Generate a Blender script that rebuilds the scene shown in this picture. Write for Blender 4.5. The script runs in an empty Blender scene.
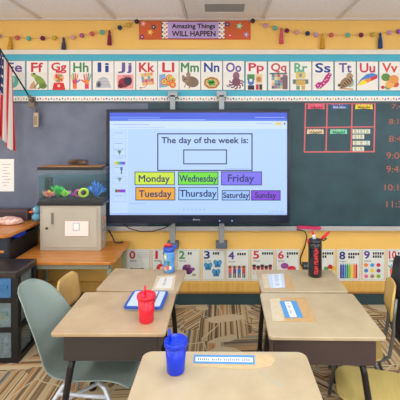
import bpy, bmesh, math, random
from mathutils import Vector, Matrix
random.seed(7)
D = bpy.data
SC = bpy.context.scene
COL = SC.collection
PI = math.pi
F, CX, CY, EYE = 370.0, 220.0, 130.0, 1.69
YW = 3.59                      # front wall

# ------------------------------------------------------------------ helpers
def lin(c):
    out = []
    for v in c[:3]:
        v /= 255.0
        out.append(v / 12.92 if v <= .04045 else ((v + .055) / 1.055) ** 2.4)
    return (*out, 1.0)

MATS = {}
def mat(name, rgb, rough=.6, metal=0.0, spec=.5, noise=0.0, nscale=8.0, emit=0.0, rgb2=None, coat=0.0):
    if name in MATS: return MATS[name]
    m = D.materials.new(name); m.use_nodes = True
    nt = m.node_tree; b = nt.nodes['Principled BSDF']
    b.inputs['Base Color'].default_value = lin(rgb)
    b.inputs['Roughness'].default_value = rough
    b.inputs['Metallic'].default_value = metal
    b.inputs['Specular IOR Level'].default_value = spec
    b.inputs['Coat Weight'].default_value = coat
    if noise > 0 or rgb2:
        tc = nt.nodes.new('ShaderNodeTexCoord'); n = nt.nodes.new('ShaderNodeTexNoise')
        n.inputs['Scale'].default_value = nscale; n.inputs['Detail'].default_value = 5
        r = nt.nodes.new('ShaderNodeValToRGB')
        c1 = rgb; c2 = rgb2 or tuple(max(0, v * (1 - noise)) for v in rgb)
        r.color_ramp.elements[0].color = lin(c2); r.color_ramp.elements[0].position = .32
        r.color_ramp.elements[1].color = lin(c1); r.color_ramp.elements[1].position = .62
        nt.links.new(tc.outputs['Object'], n.inputs['Vector'])
        nt.links.new(n.outputs['Fac'], r.inputs['Fac'])
        nt.links.new(r.outputs['Color'], b.inputs['Base Color'])
    if emit > 0:
        b.inputs['Emission Color'].default_value = lin(rgb)
        b.inputs['Emission Strength'].default_value = emit
        b.inputs['Base Color'].default_value = (.01, .01, .01, 1)
        b.inputs['Roughness'].default_value = .35
    MATS[name] = m
    return m
def cm(rgb, rough=.6):          # plain colour
    return mat('colour_%02x%02x%02x_%d' % (*rgb, int(rough * 100)), rgb, rough)
def em(rgb, s=1.0):
    return mat('screen_%02x%02x%02x' % rgb, rgb, emit=s)

def wood(name, a, b, scale=(1, 14, 1), rough=.4, coat=0.0):
    if name in MATS: return MATS[name]
    m = D.materials.new(name); m.use_nodes = True
    nt = m.node_tree; p = nt.nodes['Principled BSDF']
    tc = nt.nodes.new('ShaderNodeTexCoord'); mp = nt.nodes.new('ShaderNodeMapping')
    mp.inputs['Scale'].default_value = scale
    n = nt.nodes.new('ShaderNodeTexNoise'); n.inputs['Scale'].default_value = 3; n.inputs['Detail'].default_value = 6
    n.inputs['Distortion'].default_value = .6
    r = nt.nodes.new('ShaderNodeValToRGB')
    r.color_ramp.elements[0].position = .3; r.color_ramp.elements[0].color = lin(a)
    r.color_ramp.elements[1].position = .7; r.color_ramp.elements[1].color = lin(b)
    for x, y in ((tc.outputs['Object'], mp.inputs['Vector']), (mp.outputs[0], n.inputs['Vector']),
                 (n.outputs['Fac'], r.inputs['Fac']), (r.outputs['Color'], p.inputs['Base Color'])):
        nt.links.new(x, y)
    p.inputs['Roughness'].default_value = rough; p.inputs['Coat Weight'].default_value = coat
    MATS[name] = m
    return m

def glassy(name, tint, alpha=.12, rough=.05):
    if name in MATS: return MATS[name]
    m = D.materials.new(name); m.use_nodes = True
    nt = m.node_tree; nt.nodes.clear()
    o = nt.nodes.new('ShaderNodeOutputMaterial'); mx = nt.nodes.new('ShaderNodeMixShader')
    t = nt.nodes.new('ShaderNodeBsdfTransparent'); t.inputs['Color'].default_value = lin(tint)
    p = nt.nodes.new('ShaderNodeBsdfPrincipled'); p.inputs['Base Color'].default_value = lin(tint)
    p.inputs['Roughness'].default_value = rough
    mx.inputs[0].default_value = alpha
    nt.links.new(t.outputs[0], mx.inputs[1]); nt.links.new(p.outputs[0], mx.inputs[2])
    nt.links.new(mx.outputs[0], o.inputs[0])
    MATS[name] = m
    return m

_txt = {}
def text_geo(s):
    if s in _txt: return _txt[s]
    cu = D.curves.new('lettering', 'FONT'); cu.body = s; cu.resolution_u = 3; cu.offset = 0.0
    ob = D.objects.new('lettering', cu); COL.objects.link(ob)
    dg = bpy.context.evaluated_depsgraph_get(); dg.update()
    me = D.meshes.new_from_object(ob.evaluated_get(dg))
    vs = [tuple(v.co) for v in me.vertices]; fs = [tuple(p.vertices) for p in me.polygons]
    D.objects.remove(ob); D.curves.remove(cu); D.meshes.remove(me)
    x0 = min(v[0] for v in vs); x1 = max(v[0] for v in vs); y0 = min(v[1] for v in vs); y1 = max(v[1] for v in vs)
    vs = [((v[0] - x0) / (x1 - x0), (v[1] - y0) / (y1 - y0)) for v in vs]
    _txt[s] = (vs, fs)
    return _txt[s]

class MB:
    def __init__(self): self.v = []; self.f = []; self.m = []; self.s = []; self.mats = []
    def mi(self, m):
        if m not in self.mats: self.mats.append(m)
        return self.mats.index(m)
    def add(self, vs, fs, m, smooth=False):
        b = len(self.v); k = self.mi(m)
        self.v += [tuple(v) for v in vs]
        for f in fs: self.f.append(tuple(b + i for i in f)); self.m.append(k); self.s.append(smooth)
        return self
    def box(self, x0, x1, y0, y1, z0, z1, m, M=None):
        vs = [Vector((x, y, z)) for x in (x0, x1) for y in (y0, y1) for z in (z0, z1)]
        if M: vs = [M @ v for v in vs]
        return self.add(vs, [(0, 1, 3, 2), (4, 6, 7, 5), (0, 4, 5, 1), (2, 3, 7, 6), (0, 2, 6, 4), (1, 5, 7, 3)], m)
    def tube(self, pts, r, m, n=8, cap=True):
        pts = [Vector(p) for p in pts]; vs = []; fs = []
        N = len(pts); rr = r if isinstance(r, (list, tuple)) else [r] * N
        up = None
        for i, p in enumerate(pts):
            t = (pts[min(i + 1, N - 1)] - pts[max(i - 1, 0)])
            t = t.normalized() if t.length > 1e-9 else Vector((0, 0, 1))
            if up is None:
                up = Vector((0, 0, 1)) if abs(t.z) < .9 else Vector((1, 0, 0))
            a = t.cross(up); a.normalize(); b = a.cross(t); b.normalize(); up = b
            for k in range(n):
                q = 2 * PI * k / n
                vs.append(p + a * rr[i] * math.cos(q) + b * rr[i] * math.sin(q))
        for i in range(N - 1):
            for k in range(n):
                k2 = (k + 1) % n
                fs.append((i * n + k, i * n + k2, (i + 1) * n + k2, (i + 1) * n + k))
        if cap:
            fs.append(tuple(range(n))[::-1]); fs.append(tuple((N - 1) * n + k for k in range(n)))
        return self.add(vs, fs, m, True)
    def lathe(self, prof, c, m, n=28, M=None):
        vs = []; fs = []; c = Vector(c)
        for r, z in prof:
            for k in range(n):
                q = 2 * PI * k / n
                v = Vector((r * math.cos(q), r * math.sin(q), z))
                vs.append(c + (M @ v if M else v))
        for i in range(len(prof) - 1):
            for k in range(n):
                k2 = (k + 1) % n
                fs.append((i * n + k, i * n + k2, (i + 1) * n + k2, (i + 1) * n + k))
        fs.append(tuple(range(n))[::-1]); fs.append(tuple((len(prof) - 1) * n + k for k in range(n)))
        return self.add(vs, fs, m, True)
    def ball(self, c, r, m, seg=14, rings=8, jitter=0):
        r = r if isinstance(r, (list, tuple)) else (r, r, r); c = Vector(c); vs = []; fs = []
        for i in range(rings + 1):
            th = PI * i / rings
            for k in range(seg):
                q = 2 * PI * k / seg; j = 1 + random.uniform(-jitter, jitter)
                vs.append(c + Vector((r[0] * math.sin(th) * math.cos(q) * j, r[1] * math.sin(th) * math.sin(q) * j, r[2] * math.cos(th) * j)))
        for i in range(rings):
            for k in range(seg):
                k2 = (k + 1) % seg
                fs.append((i * seg + k, (i + 1) * seg + k, (i + 1) * seg + k2, i * seg + k2))
        return self.add(vs, fs, m, True)
    def slab(self, outline, z0, z1, m, M=None):      # extruded outline in XY
        n = len(outline)
        vs = [Vector((x, y, z0)) for x, y in outline] + [Vector((x, y, z1)) for x, y in outline]
        if M: vs = [M @ v for v in vs]
        fs = [tuple(range(n))[::-1], tuple(range(n, 2 * n))] + [(i, (i + 1) % n, n + (i + 1) % n, n + i) for i in range(n)]
        return self.add(vs, fs, m)
    def build(self, name, parent=None, origin=None, bevel=0, local=False, bseg=2, solid=0, sub=0):
        if parent is None:
            o0 = Vector(origin) if origin else Vector((0, 0, 0))
        elif local: o0 = Vector((0, 0, 0))
        else:
            o0 = Vector((0, 0, 0)); q = parent
            while q: o0 += q.location; q = q.parent
        me = D.meshes.new(name)
        me.from_pydata([tuple(Vector(v) - o0) for v in self.v], [], self.f)
        for mm in self.mats: me.materials.append(mm)
        me.polygons.foreach_set('material_index', self.m); me.polygons.foreach_set('use_smooth', self.s)
        bm = bmesh.new(); bm.from_mesh(me); bmesh.ops.recalc_face_normals(bm, faces=bm.faces); bm.to_mesh(me); bm.free()
        me.update()
        ob = D.objects.new(name, me); COL.objects.link(ob)
        if parent: ob.parent = parent
        else: ob.location = o0
        if solid:
            sm = ob.modifiers.new('thickness', 'SOLIDIFY'); sm.thickness = solid; sm.offset = 0
        if sub:
            ss = ob.modifiers.new('smooth', 'SUBSURF'); ss.levels = sub; ss.render_levels = sub
        if bevel:
            bv = ob.modifiers.new('bevel', 'BEVEL'); bv.width = bevel; bv.segments = bseg; bv.limit_method = 'ANGLE'; bv.angle_limit = .7
        return ob

class Flat(MB):                 # flat print on a plane facing -Y, in photo-like units at depth Y
    def __init__(self, Y): super().__init__(); self.Y = Y; self.k = Y / F; self.d = 0.0
    def P(self, px, py, dy=0.0): return ((px - CX) * self.k, self.Y - dy, EYE - (py - CY) * self.k)
    def poly(self, pts, m, dy=0.0): return self.add([self.P(x, y, dy) for x, y in pts], [tuple(range(len(pts)))], m)
    def rect(self, x0, y0, x1, y1, m, dy=0.0): return self.poly([(x0, y0), (x1, y0), (x1, y1), (x0, y1)], m, dy)
    def frame(self, x0, y0, x1, y1, w, m, dy=0.0):
        self.rect(x0, y0, x1, y0 + w, m, dy); self.rect(x0, y1 - w, x1, y1, m, dy)
        self.rect(x0, y0 + w, x0 + w, y1 - w, m, dy); self.rect(x1 - w, y0 + w, x1, y1 - w, m, dy)
    def disc(self, x, y, rx, m, ry=None, dy=0.0, n=18, rot=0):
        ry = rx if ry is None else ry; c, s = math.cos(rot), math.sin(rot); pts = []
        for i in range(n):
            q = 2 * PI * i / n; a, b = rx * math.cos(q), ry * math.sin(q)
            pts.append((x + a * c - b * s, y + a * s + b * c))
        return self.poly(pts, m, dy)
    def line(self, pts, w, m, dy=0.0):
        for (x0, y0), (x1, y1) in zip(pts, pts[1:]):
            dx, dy_ = x1 - x0, y1 - y0; L = math.hypot(dx, dy_) or 1; nx, ny = -dy_ / L * w / 2, dx / L * w / 2
            self.poly([(x0 + nx, y0 + ny), (x1 + nx, y1 + ny), (x1 - nx, y1 - ny), (x0 - nx, y0 - ny)], m, dy)
    def star(self, x, y, r, m, dy=0.0, rot=0):
        return self.poly([(x + r * (1 if i % 2 == 0 else .5) * math.sin(rot + PI * i / 5), y - r * (1 if i % 2 == 0 else .5) * math.cos(rot + PI * i / 5)) for i in range(10)], m, dy)
    def text(self, s, x0, y0, x1, y1, m, dy=0.0, bold=0.0):
        vs, fs = text_geo(s)
        if bold:
            for i, (a, b) in enumerate(((1, 0), (-1, 0), (0, 1), (0, -1), (.7, .7), (-.7, .7), (.7, -.7), (-.7, -.7))):
                self.text(s, x0 + a * bold, y0 + b * bold, x1 + a * bold, y1 + b * bold, m, dy + .00006 * (i + 1))
        return self.add([self.P(x0 + u * (x1 - x0), y1 + v * (y0 - y1), dy) for u, v in vs], fs, m)
    def sheet(self, x0, y0, x1, y1, th, m):      # a thin solid sheet whose front is at Y
        k = self.k
        return self.box((x0 - CX) * k, (x1 - CX) * k, self.Y, self.Y + th, EYE - (y1 - CY) * k, EYE - (y0 - CY) * k, m)

def tag(o, label=None, cat=None, group=None, kind=None):
    if label: o['label'] = label
    if cat: o['category'] = cat
    if group: o['group'] = group
    if kind: o['kind'] = kind
    return o
def empty(name, loc, rz=0, label=None, cat=None, group=None):
    o = D.objects.new(name, None); COL.objects.link(o); o.location = loc; o.rotation_euler = (0, 0, rz)
    o.empty_display_size = .1
    return tag(o, label, cat, group)
def struct(mb, name, **k): return tag(mb.build(name, **k), kind='structure')
def wp(px, py, Y): return ((px - CX) * Y / F, Y, EYE - (py - CY) * Y / F)
def plane_pt(px, py, z):        # photo point seen on the horizontal plane z -> world
    Y = F * (EYE - z) / (py - CY); return ((px - CX) * Y / F, Y, z)
def rrect(w, d, r, n=5):
    pts = []
    for cx, cy, a in ((w/2-r, d/2-r, 0), (-w/2+r, d/2-r, 90), (-w/2+r, -d/2+r, 180), (w/2-r, -d/2+r, 270)):
        for i in range(n + 1):
            q = math.radians(a + 90 * i / n); pts.append((cx + r * math.cos(q), cy + r * math.sin(q)))
    return pts

# ------------------------------------------------------------------ materials
M_wall = mat('yellow_paint', (241, 194, 103), .55, noise=.03, nscale=3)
M_side = mat('pale_gray_paint', (226, 226, 226), .7)
M_ceil = mat('ceiling_tile', (246, 244, 248), .85, noise=.05, nscale=60)
M_tbar = mat('tbar_white', (214, 204, 198), .5)
M_alu = mat('aluminium', (196, 198, 200), .35, metal=.6)
M_board_gray = mat('gray_board', (106, 113, 134), .42, rgb2=(92, 99, 120), nscale=5)
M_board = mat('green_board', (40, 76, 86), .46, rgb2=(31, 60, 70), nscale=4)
M_teal = mat('teal_paper', (76, 178, 204), .7)
M_white = mat('white_paper', (240, 238, 234), .6)
M_black = mat('black_plastic', (22, 22, 26), .4)
M_dkmetal = mat('dark_tube', (42, 40, 44), .3, metal=.5)
M_navy = cm((30, 38, 80))
M_base = mat('teal_vinyl', (40, 66, 70), .5)
M_ledge = wood('yellow_wood', (212, 164, 78), (228, 182, 98), (14, 1, 1), .45)

def carpet():
    m = D.materials.new('patterned_carpet'); m.use_nodes = True
    nt = m.node_tree; N = nt.nodes; L = nt.links; p = N['Principled BSDF']
    p.inputs['Roughness'].default_value = .95; p.inputs['Specular IOR Level'].default_value = .1
    tc = N.new('ShaderNodeTexCoord')
    def vor(scale, rand, feat='F1', metric='EUCLIDEAN', vec=None):
        v = N.new('ShaderNodeTexVoronoi'); v.feature = feat
        if feat != 'DISTANCE_TO_EDGE': v.distance = metric
        v.inputs['Scale'].default_value = scale; v.inputs['Randomness'].default_value = rand
        L.new(vec or tc.outputs['Object'], v.inputs['Vector']); return v
    def math_(op, a, b=None):
        n = N.new('ShaderNodeMath'); n.operation = op
        for i, q in enumerate((a, b)):
            if q is None: continue
            if isinstance(q, (int, float)): n.inputs[i].default_value = q
            else: L.new(q, n.inputs[i])
        return n.outputs[0]
    nz = N.new('ShaderNodeTexNoise'); nz.inputs['Scale'].default_value = 2.2; L.new(tc.outputs['Object'], nz.inputs['Vector'])
    add = N.new('ShaderNodeVectorMath'); add.operation = 'MULTIPLY_ADD'
    L.new(nz.outputs['Color'], add.inputs[0]); add.inputs[1].default_value = (.35, .35, 0); L.new(tc.outputs['Object'], add.inputs[2])
    cells = vor(2.6, .75, metric='CHEBYCHEV')
    sc = N.new('ShaderNodeSeparateColor'); L.new(cells.outputs['Color'], sc.inputs[0])
    ang = math_('MULTIPLY', math_('FLOOR', math_('MULTIPLY', sc.outputs[0], 3.99)), PI / 4 + .04)
    sx = N.new('ShaderNodeSeparateXYZ'); L.new(tc.outputs['Object'], sx.inputs[0])
    u = math_('ADD', math_('MULTIPLY', sx.outputs[0], math_('COSINE', ang)), math_('MULTIPLY', sx.outputs[1], math_('SINE', ang)))
    u = math_('ADD', math_('FLOOR', math_('MULTIPLY', u, 92)), math_('MULTIPLY', sc.outputs[1], 97))
    wn = N.new('ShaderNodeTexWhiteNoise'); wn.noise_dimensions = '1D'; L.new(u, wn.inputs['W'])
    ramp = N.new('ShaderNodeValToRGB'); ramp.color_ramp.interpolation = 'CONSTANT'
    cols = [(0, (104, 86, 68)), (.14, (186, 164, 128)), (.36, (140, 116, 88)), (.54, (198, 176, 140)), (.72, (116, 96, 76)),
            (.80, (172, 140, 100)), (.94, (186, 124, 80)), (.97, (126, 132, 128))]
    e = ramp.color_ramp.elements
    e[0].position, e[0].color = cols[0][0], lin(cols[0][1]); e[1].position, e[1].color = cols[1][0], lin(cols[1][1])
    for q, c in cols[2:]:
        x = e.new(q); x.color = lin(c)
    L.new(wn.outputs['Value'], ramp.inputs['Fac'])
    # leaf-shaped plain patches and pale drawn lines
    mp = N.new('ShaderNodeMapping'); mp.inputs['Rotation'].default_value = (0, 0, .5); mp.inputs['Scale'].default_value = (1.0, 1.9, 1)
    L.new(add.outputs[0], mp.inputs['Vector'])
    leaf = vor(2.4, 1, vec=mp.outputs[0]); lsc = N.new('ShaderNodeSeparateColor'); L.new(leaf.outputs['Color'], lsc.inputs[0])
    mask = math_('MULTIPLY', math_('LESS_THAN', leaf.outputs['Distance'], .40), math_('GREATER_THAN', lsc.outputs[0], .44))
    edge = vor(1.9, 1, 'DISTANCE_TO_EDGE', vec=add.outputs[0])
    mask = math_('MAXIMUM', mask, math_('LESS_THAN', edge.outputs['Distance'], .009))
    mix = N.new('ShaderNodeMix'); mix.data_type = 'RGBA'
    L.new(mask, mix.inputs['Factor']); L.new(ramp.outputs['Color'], mix.inputs[6]); mix.inputs[7].default_value = lin((196, 178, 146))
    L.new(mix.outputs[2], p.inputs['Base Color'])
    return m
M_carpet = carpet()

# ------------------------------------------------------------------ setting
XL, XR, YB, ZC = -3.4, 3.6, -3.2, 2.757
struct(MB().box(XL, XR, YB, YW, -.05, 0, M_carpet), 'floor')
struct(MB().box(XL, XR, YB, YW, ZC + .012, ZC + .06, M_ceil), 'ceiling')
struct(MB().box(XL, XR, YW, YW + .1, -.05, ZC + .06, M_wall), 'wall_front')
struct(MB().box(XL - .1, XL, YB, YW + .1, -.05, ZC + .06, M_side), 'wall_left')
struct(MB().box(XR, XR + .1, YB, YW + .1, -.05, ZC + .06, M_side), 'wall_right')
struct(MB().box(XL - .1, XR + .1, YB - .1, YB, -.05, ZC + .06, M_side), 'wall_back')
tb = MB()
for x in (-2.45, -1.73, -1.01, -.32, .417, 1.14, 1.86): tb.box(x - .013, x + .013, 2.2, YW - .03, ZC, ZC + .012, M_tbar)
struct(tb, 'trim_1')
struct(MB().box(XL, XR, YW - .032, YW, ZC - .006, ZC + .012, M_tbar), 'trim_2')
struct(MB().box(XL, XR, YW - .012, YW, 0, .108, M_base), 'baseboard_front', bevel=.003)
k = YW / F
zt = EYE - (281 - CY) * k; zb = EYE - (292.5 - CY) * k
lg = MB().box(XL, XR, YW - .035, YW, zb + .022, zt, M_ledge)
lg.box(XL, XR, YW - .028, YW, zb, zb + .019, wood('dark_wood_strip', (168, 116, 52), (182, 130, 62), (14, 1, 1), .5))
struct(lg, 'trim_3', bevel=.003)

# air vent in the ceiling (a louvred panel)
ev = empty('ceiling_vent', (-.02, 3.3, ZC), 0, 'white louvred air vent set in the ceiling above the orange banner', 'air vent')
v = MB(); cv = mat('vent_white', (222, 218, 214), .5)
v.box(-.30, .33, 2.98, 3.10, ZC - .012, ZC, cv); v.box(-.30, .33, 3.32, 3.48, ZC - .012, ZC, cv)
v.box(-.30, -.13, 3.10, 3.32, ZC - .012, ZC, cv); v.box(.21, .33, 3.10, 3.32, ZC - .012, ZC, cv)
v.build('vent_frame', ev, bevel=.003)
MB().box(-.13, .21, 3.10, 3.32, ZC - .002, ZC + .002, mat('vent_dark', (120, 116, 114), .8)).build('vent_duct', ev)
v = MB()
for i in range(7):
    y = 3.115 + i * .029
    v.box(-.13, .21, y, y + .006, ZC - .014, ZC - .002, mat('vent_slat', (150, 146, 142), .6))
v.build('louvre', ev)

# ------------------------------------------------------------------ board, border papers
bd = empty('chalkboard', (0, YW, .8), 0, 'long wall chalkboard, gray left half and dark green right half, with chalk tray', 'chalkboard')
Yb = YW - .012
f = Flat(Yb); f.sheet(-70, 103, 148, 226, .011, M_board_gray); f.build('gray_panel', bd)  # left stretch of the board, drawn grayer than the right
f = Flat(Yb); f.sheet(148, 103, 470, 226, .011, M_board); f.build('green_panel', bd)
f = Flat(Yb - .004); f.sheet(-70, 101.2, 470, 103.2, .015, mat('board_frame', (70, 74, 80), .4, metal=.3)); f.build('frame', bd)
tray = MB(); z0 = EYE - (229.5 - CY) * k; z1 = EYE - (225 - CY) * k
tray.box(wp(-70, 0, YW)[0], wp(470, 0, YW)[0], YW - .05, YW, z0 + .01, z1 - .01, M_alu)
tray.box(wp(-70, 0, YW)[0], wp(470, 0, YW)[0], YW - .056, YW - .05, z0, z1, M_alu)
tray.build('tray', bd, bevel=.002)

struct(Flat(YW - .022).sheet(-70, 49.6, 470, 54.2, .022, mat('rail_white', (226, 220, 208), .4)), 'trim_4', bevel=.002)
f = Flat(YW - .004); f.sheet(-70, 54.3, 470, 96.2, .002, M_teal)
tag(f.build('border_paper', origin=(0, YW, 2.0)), 'long strip of teal backing paper behind the alphabet cards', 'border paper')
f = Flat(YW - .006); f.sheet(-70, 96.2, 470, 101.2, .006, M_white)
dots = [(214, 96, 90), (236, 182, 80), (96, 170, 178), (150, 110, 160), (120, 150, 96), (90, 100, 140), (226, 150, 130)]
for i in range(196):
    x = -70 + i * 2.76; c = cm(dots[(i * 5 + i // 3) % 7])
    if i % 2: f.poly([(x - 1, 100), (x + 1, 100), (x, 97.6)], c, .0006)
    else: f.disc(x, 98.7, .95, c, 1.0, .0006, 10)
tag(f.build('border_trim', origin=(0, YW, 1.98)), 'narrow white border trim with small multicoloured dots above the chalkboard', 'border trim')

# ------------------------------------------------------------------ alphabet cards
GRN, RED, BLU, PUR = (64, 140, 84), (208, 42, 54), (30, 66, 148), (112, 84, 158)
def C(*rgb): return cm(rgb)
def pic_e(f, x, y):  f.disc(x - 1, y + 3, 5, C(86, 176, 160), 6); f.disc(x - 2, y + 1, 2.4, C(140, 206, 190), 3, .0005)
def pic_f(f, x, y):
    f.poly([(x-8, y+10), (x-6, y+5), (x-3, y+2), (x-1, y+8), (x, y+10)], C(206, 150, 120))
    f.disc(x + 3, y + 2, 7, C(130, 158, 66), 3.6, .0004, rot=.75); f.disc(x + 6, y + 7, 4, C(104, 130, 56), 3, .0006)
    f.disc(x - 3, y - 3.6, 3.2, C(150, 178, 84), 2, .0008, rot=.3); f.disc(x - 3, y - 5, 1, C(60, 60, 40), 1, .001)
    f.line([(x+1, y+4), (x-3, y+9)], 1.4, C(110, 134, 60), .0009); f.line([(x+7, y+6), (x+1, y+10)], 1.4, C(90, 116, 50), .0009)
def pic_g(f, x, y):
    f.disc(x, y - 1, 5.6, C(238, 190, 180), 5.2); 
    for i in range(22):
        q = i * 2.4; r = .9 * math.sqrt(i); f.disc(x + r * math.cos(q), y - .6 + r * math.sin(q), .95, C(*[(226, 60, 54), (240, 190, 60), (80, 160, 110), (240, 120, 60)][i % 4]), dy=.0005, n=8)
    f.poly([(x-5, y+4), (x+5, y+4), (x+6.5, y+11), (x-6.5, y+11)], C(214, 34, 40), .0008); f.rect(x-3, y-8, x+3, y-6, C(214, 34, 40), .0008)
    f.disc(x, y+7, 1.4, C(240, 210, 200), dy=.001)
def pic_h(f, x, y):
    for s, cs in ((-1, ((226, 120, 50), (216, 60, 90), (90, 160, 90), (240, 180, 60), (120, 110, 190))), (1, ((216, 60, 100), (240, 140, 50), (80, 120, 190), (110, 170, 80), (236, 90, 60)))):
        f.poly([(x+s*4, y+10), (x+s*8, y+10), (x+s*8, y+1), (x+s*4, y+2)], C(*cs[0]), .0003)
        for i in range(4): f.line([(x+s*(4.4+i*1.1), y+3), (x+s*(3+i*2.4), y-6+abs(i-1.5))], 1.25, C(*cs[i]), .0006)
        f.line([(x+s*5, y+4), (x+s*.4, y+1)], 1.5, C(*cs[4]), .0009); f.disc(x+s*6, y+3, 2.4, C(*cs[1]), dy=.0008)
def pic_i(f, x, y):
    f.poly([(x-8, y+9)] + [(x-8+16*i/10, y+9-11*math.sin(PI*i/10)**.6) for i in range(11)] + [(x+8, y+9)], C(190, 190, 200))
    for i in range(3): f.line([(x-7+i, y+6-i*3), (x+7-i, y+6-i*3)], .5, C(150, 152, 168), .0005)
    f.disc(x-4.5, y+5.5, 2.6, C(128, 128, 142), 3.4, .0007); f.disc(x-4.3, y+6, 1.4, C(70, 72, 86), 2.2, .0009)
def pic_j(f, x, y):
    f.rect(x-7.5, y-4, x+8.5, y+10, C(232, 160, 160)); f.disc(x-1, y+4, 5.5, C(150, 34, 56), 5, .0004); f.disc(x+3, y+2, 4.2, C(56, 34, 60), 5, .0006)
    f.disc(x-4, y+7, 3, C(96, 20, 40), 2.4, .0008); f.rect(x-2, y-3.6, x+6, y-1.6, C(216, 120, 130), .0008)
def pic_k(f, x, y):
    cs = ((230, 190, 90), (206, 90, 90), (120, 170, 190), (226, 150, 120), (180, 130, 170), (240, 220, 160))
    for i in range(4):
        for j in range(4): f.poly([(x-6+i*3+j*.5, y-5+j*3-i*.4), (x-3.2+i*3+j*.5, y-5.4+j*3-i*.4), (x-2.8+i*3+j*.5, y-2.4+j*3-i*.4), (x-5.6+i*3+j*.5, y-2+j*3-i*.4)], C(*cs[(i*3+j*2) % 6]), .0004)
    f.line([(x, y+7), (x-3, y+9), (x-7, y+8.5), (x-5, y+11)], .6, C(190, 90, 80), .0003)
def pic_l(f, x, y):
    f.poly([(x-9, y-4), (x-3, y-5), (x-1, y+8), (x-9, y+9)], C(130, 170, 210), .0003)
    for i, (a, b) in enumerate(((1, -1), (4.4, 1.5), (0, 4), (4.5, 6), (-4, 3))):
        for j in range(4): f.disc(x+a, y+b, 3.4-j*.85, C(*[(224, 70, 60), (244, 196, 80), (130, 180, 90), (240, 130, 80)][(i+j) % 4]), dy=.0005+i*.0004+j*.0001, n=14)
def pic_m(f, x, y):
    f.disc(x+2, y+3, 7, C(126, 104, 88), 5.4, .0003, rot=.25); f.disc(x-4, y+1, 4, C(144, 120, 102), 3.2, .0006, rot=.4)
    f.disc(x-1.5, y-4.2, 2.2, C(160, 130, 116), 2.6, .0005); f.disc(x-6.6, y-2, 1.3, C(150, 120, 108), 1.8, .0005); f.disc(x-5, y+.6, .7, C(30, 24, 24), dy=.0009)
    f.line([(x-4, y+5), (x-5.5, y+8.8)], 1, C(170, 140, 120), .0008); f.line([(x+1, y+7), (x-1, y+9.4)], 1.2, C(150, 124, 106), .0008)
def pic_n(f, x, y):
    f.disc(x, y+4, 8, C(232, 178, 120), 6.2)
    for i in range(14): q = i*.9; f.line([(x+8*math.cos(q), y+4+5.6*math.sin(q)), (x+6.6*math.cos(q+.9), y+4+4.6*math.sin(q+.9))], .8, C(196, 128, 62), .0004)
    for a, b in ((-2.5, 3), (.6, 2.4), (-1, 5), (2, 4.6)): f.disc(x+a, y+b, 1.9, C(96, 168, 74), 2.2, .0007, 10)
def pic_o(f, x, y):
    c = C(140, 92, 116); f.disc(x+2.5, y-3, 3.4, c, 4, .0004); f.disc(x+2.6, y+3, 4.2, C(122, 74, 96), 4.4, .0005)
    for i in range(7): a = -.5+i*.62; f.line([(x+2.6, y+4), (x+2.6+6*math.cos(a), y+4+5*math.sin(a)), (x+2.6+7.6*math.cos(a+.4), y+4.4+6*math.sin(a+.4))], 1.5, c, .0003)
    f.line([(x, y+5), (x-6, y+8), (x-7, y+6)], 1.2, C(150, 104, 126), .0003)
def pic_p(f, x, y):
    f.rect(x-9, y-5, x-1.6, y+1, C(72, 142, 82), .0003); f.disc(x-5.4, y+2.5, 3.3, C(70, 120, 186), 3.4, .0004); f.disc(x-5.4, y+1, 1.6, C(238, 226, 220), dy=.0007)
    f.rect(x-8.4, y+6, x-2, y+10.5, C(40, 42, 60), .0003); f.rect(x-.6, y-5, x+6, y+4, C(226, 196, 140), .0003); f.disc(x+2.6, y, 2.6, C(190, 130, 84), dy=.0006)
    f.rect(x-.4, y+5, x+2.5, y+10.5, C(190, 40, 70), .0003); f.rect(x+3, y+5, x+6, y+10.5, C(60, 50, 60), .0003)
def pic_q(f, x, y):
    cs = ((110, 126, 170), (206, 130, 150), (216, 180, 110), (120, 170, 160), (170, 110, 130), (90, 100, 120), (226, 206, 186))
    for i in range(5):
        for j in range(5): f.rect(x-7+i*2.9, y-5+j*2.9, x-4.2+i*2.9, y-2.2+j*2.9, C(*cs[(i*2+j*3+i*j) % 7]), .0004)
    f.rect(x-9, y-6.4, x+8.4, y-5, C(70, 110, 110), .0006); f.rect(x+4, y-4, x+9, y+10, C(120, 96, 108), .0007)
def pic_r(f, x, y):
    f.rect(x-5, y-7, x+4.6, y-.6, C(222, 196, 110), .0004); f.disc(x-.4, y-7, 4, C(120, 180, 160), 2.6, .0003); f.disc(x-.4, y-4, 1.8, C(130, 150, 160), dy=.0006)
    f.rect(x-8, y+.2, x+7.5, y+4.6, C(90, 120, 120), .0005); f.rect(x-5, y+1, x+4.6, y+6, C(206, 170, 90), .0007)
    f.rect(x-4.6, y+6.4, x-1, y+10.4, C(110, 150, 130), .0005); f.rect(x+.6, y+6.4, x+4.2, y+10.4, C(200, 160, 80), .0005)
def pic_s(f, x, y):
    c = C(186, 44, 124); f.poly([(x+3, y-4), (x+6, y-7), (x+9, y-5), (x+6, y+2), (x-2, y+9.4), (x-6, y+9.4), (x-8, y+6), (x-5, y+3), (x-1, y+2.6)], c, .0003)
    for a, b in ((-5, 6), (-2, 6.6), (1, 4), (4, 0), (5.6, -3), (-3.4, 8.4), (2, 1), (7, -5)): f.disc(x+a, y+b, .55, M_white, dy=.0006, n=8)
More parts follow.
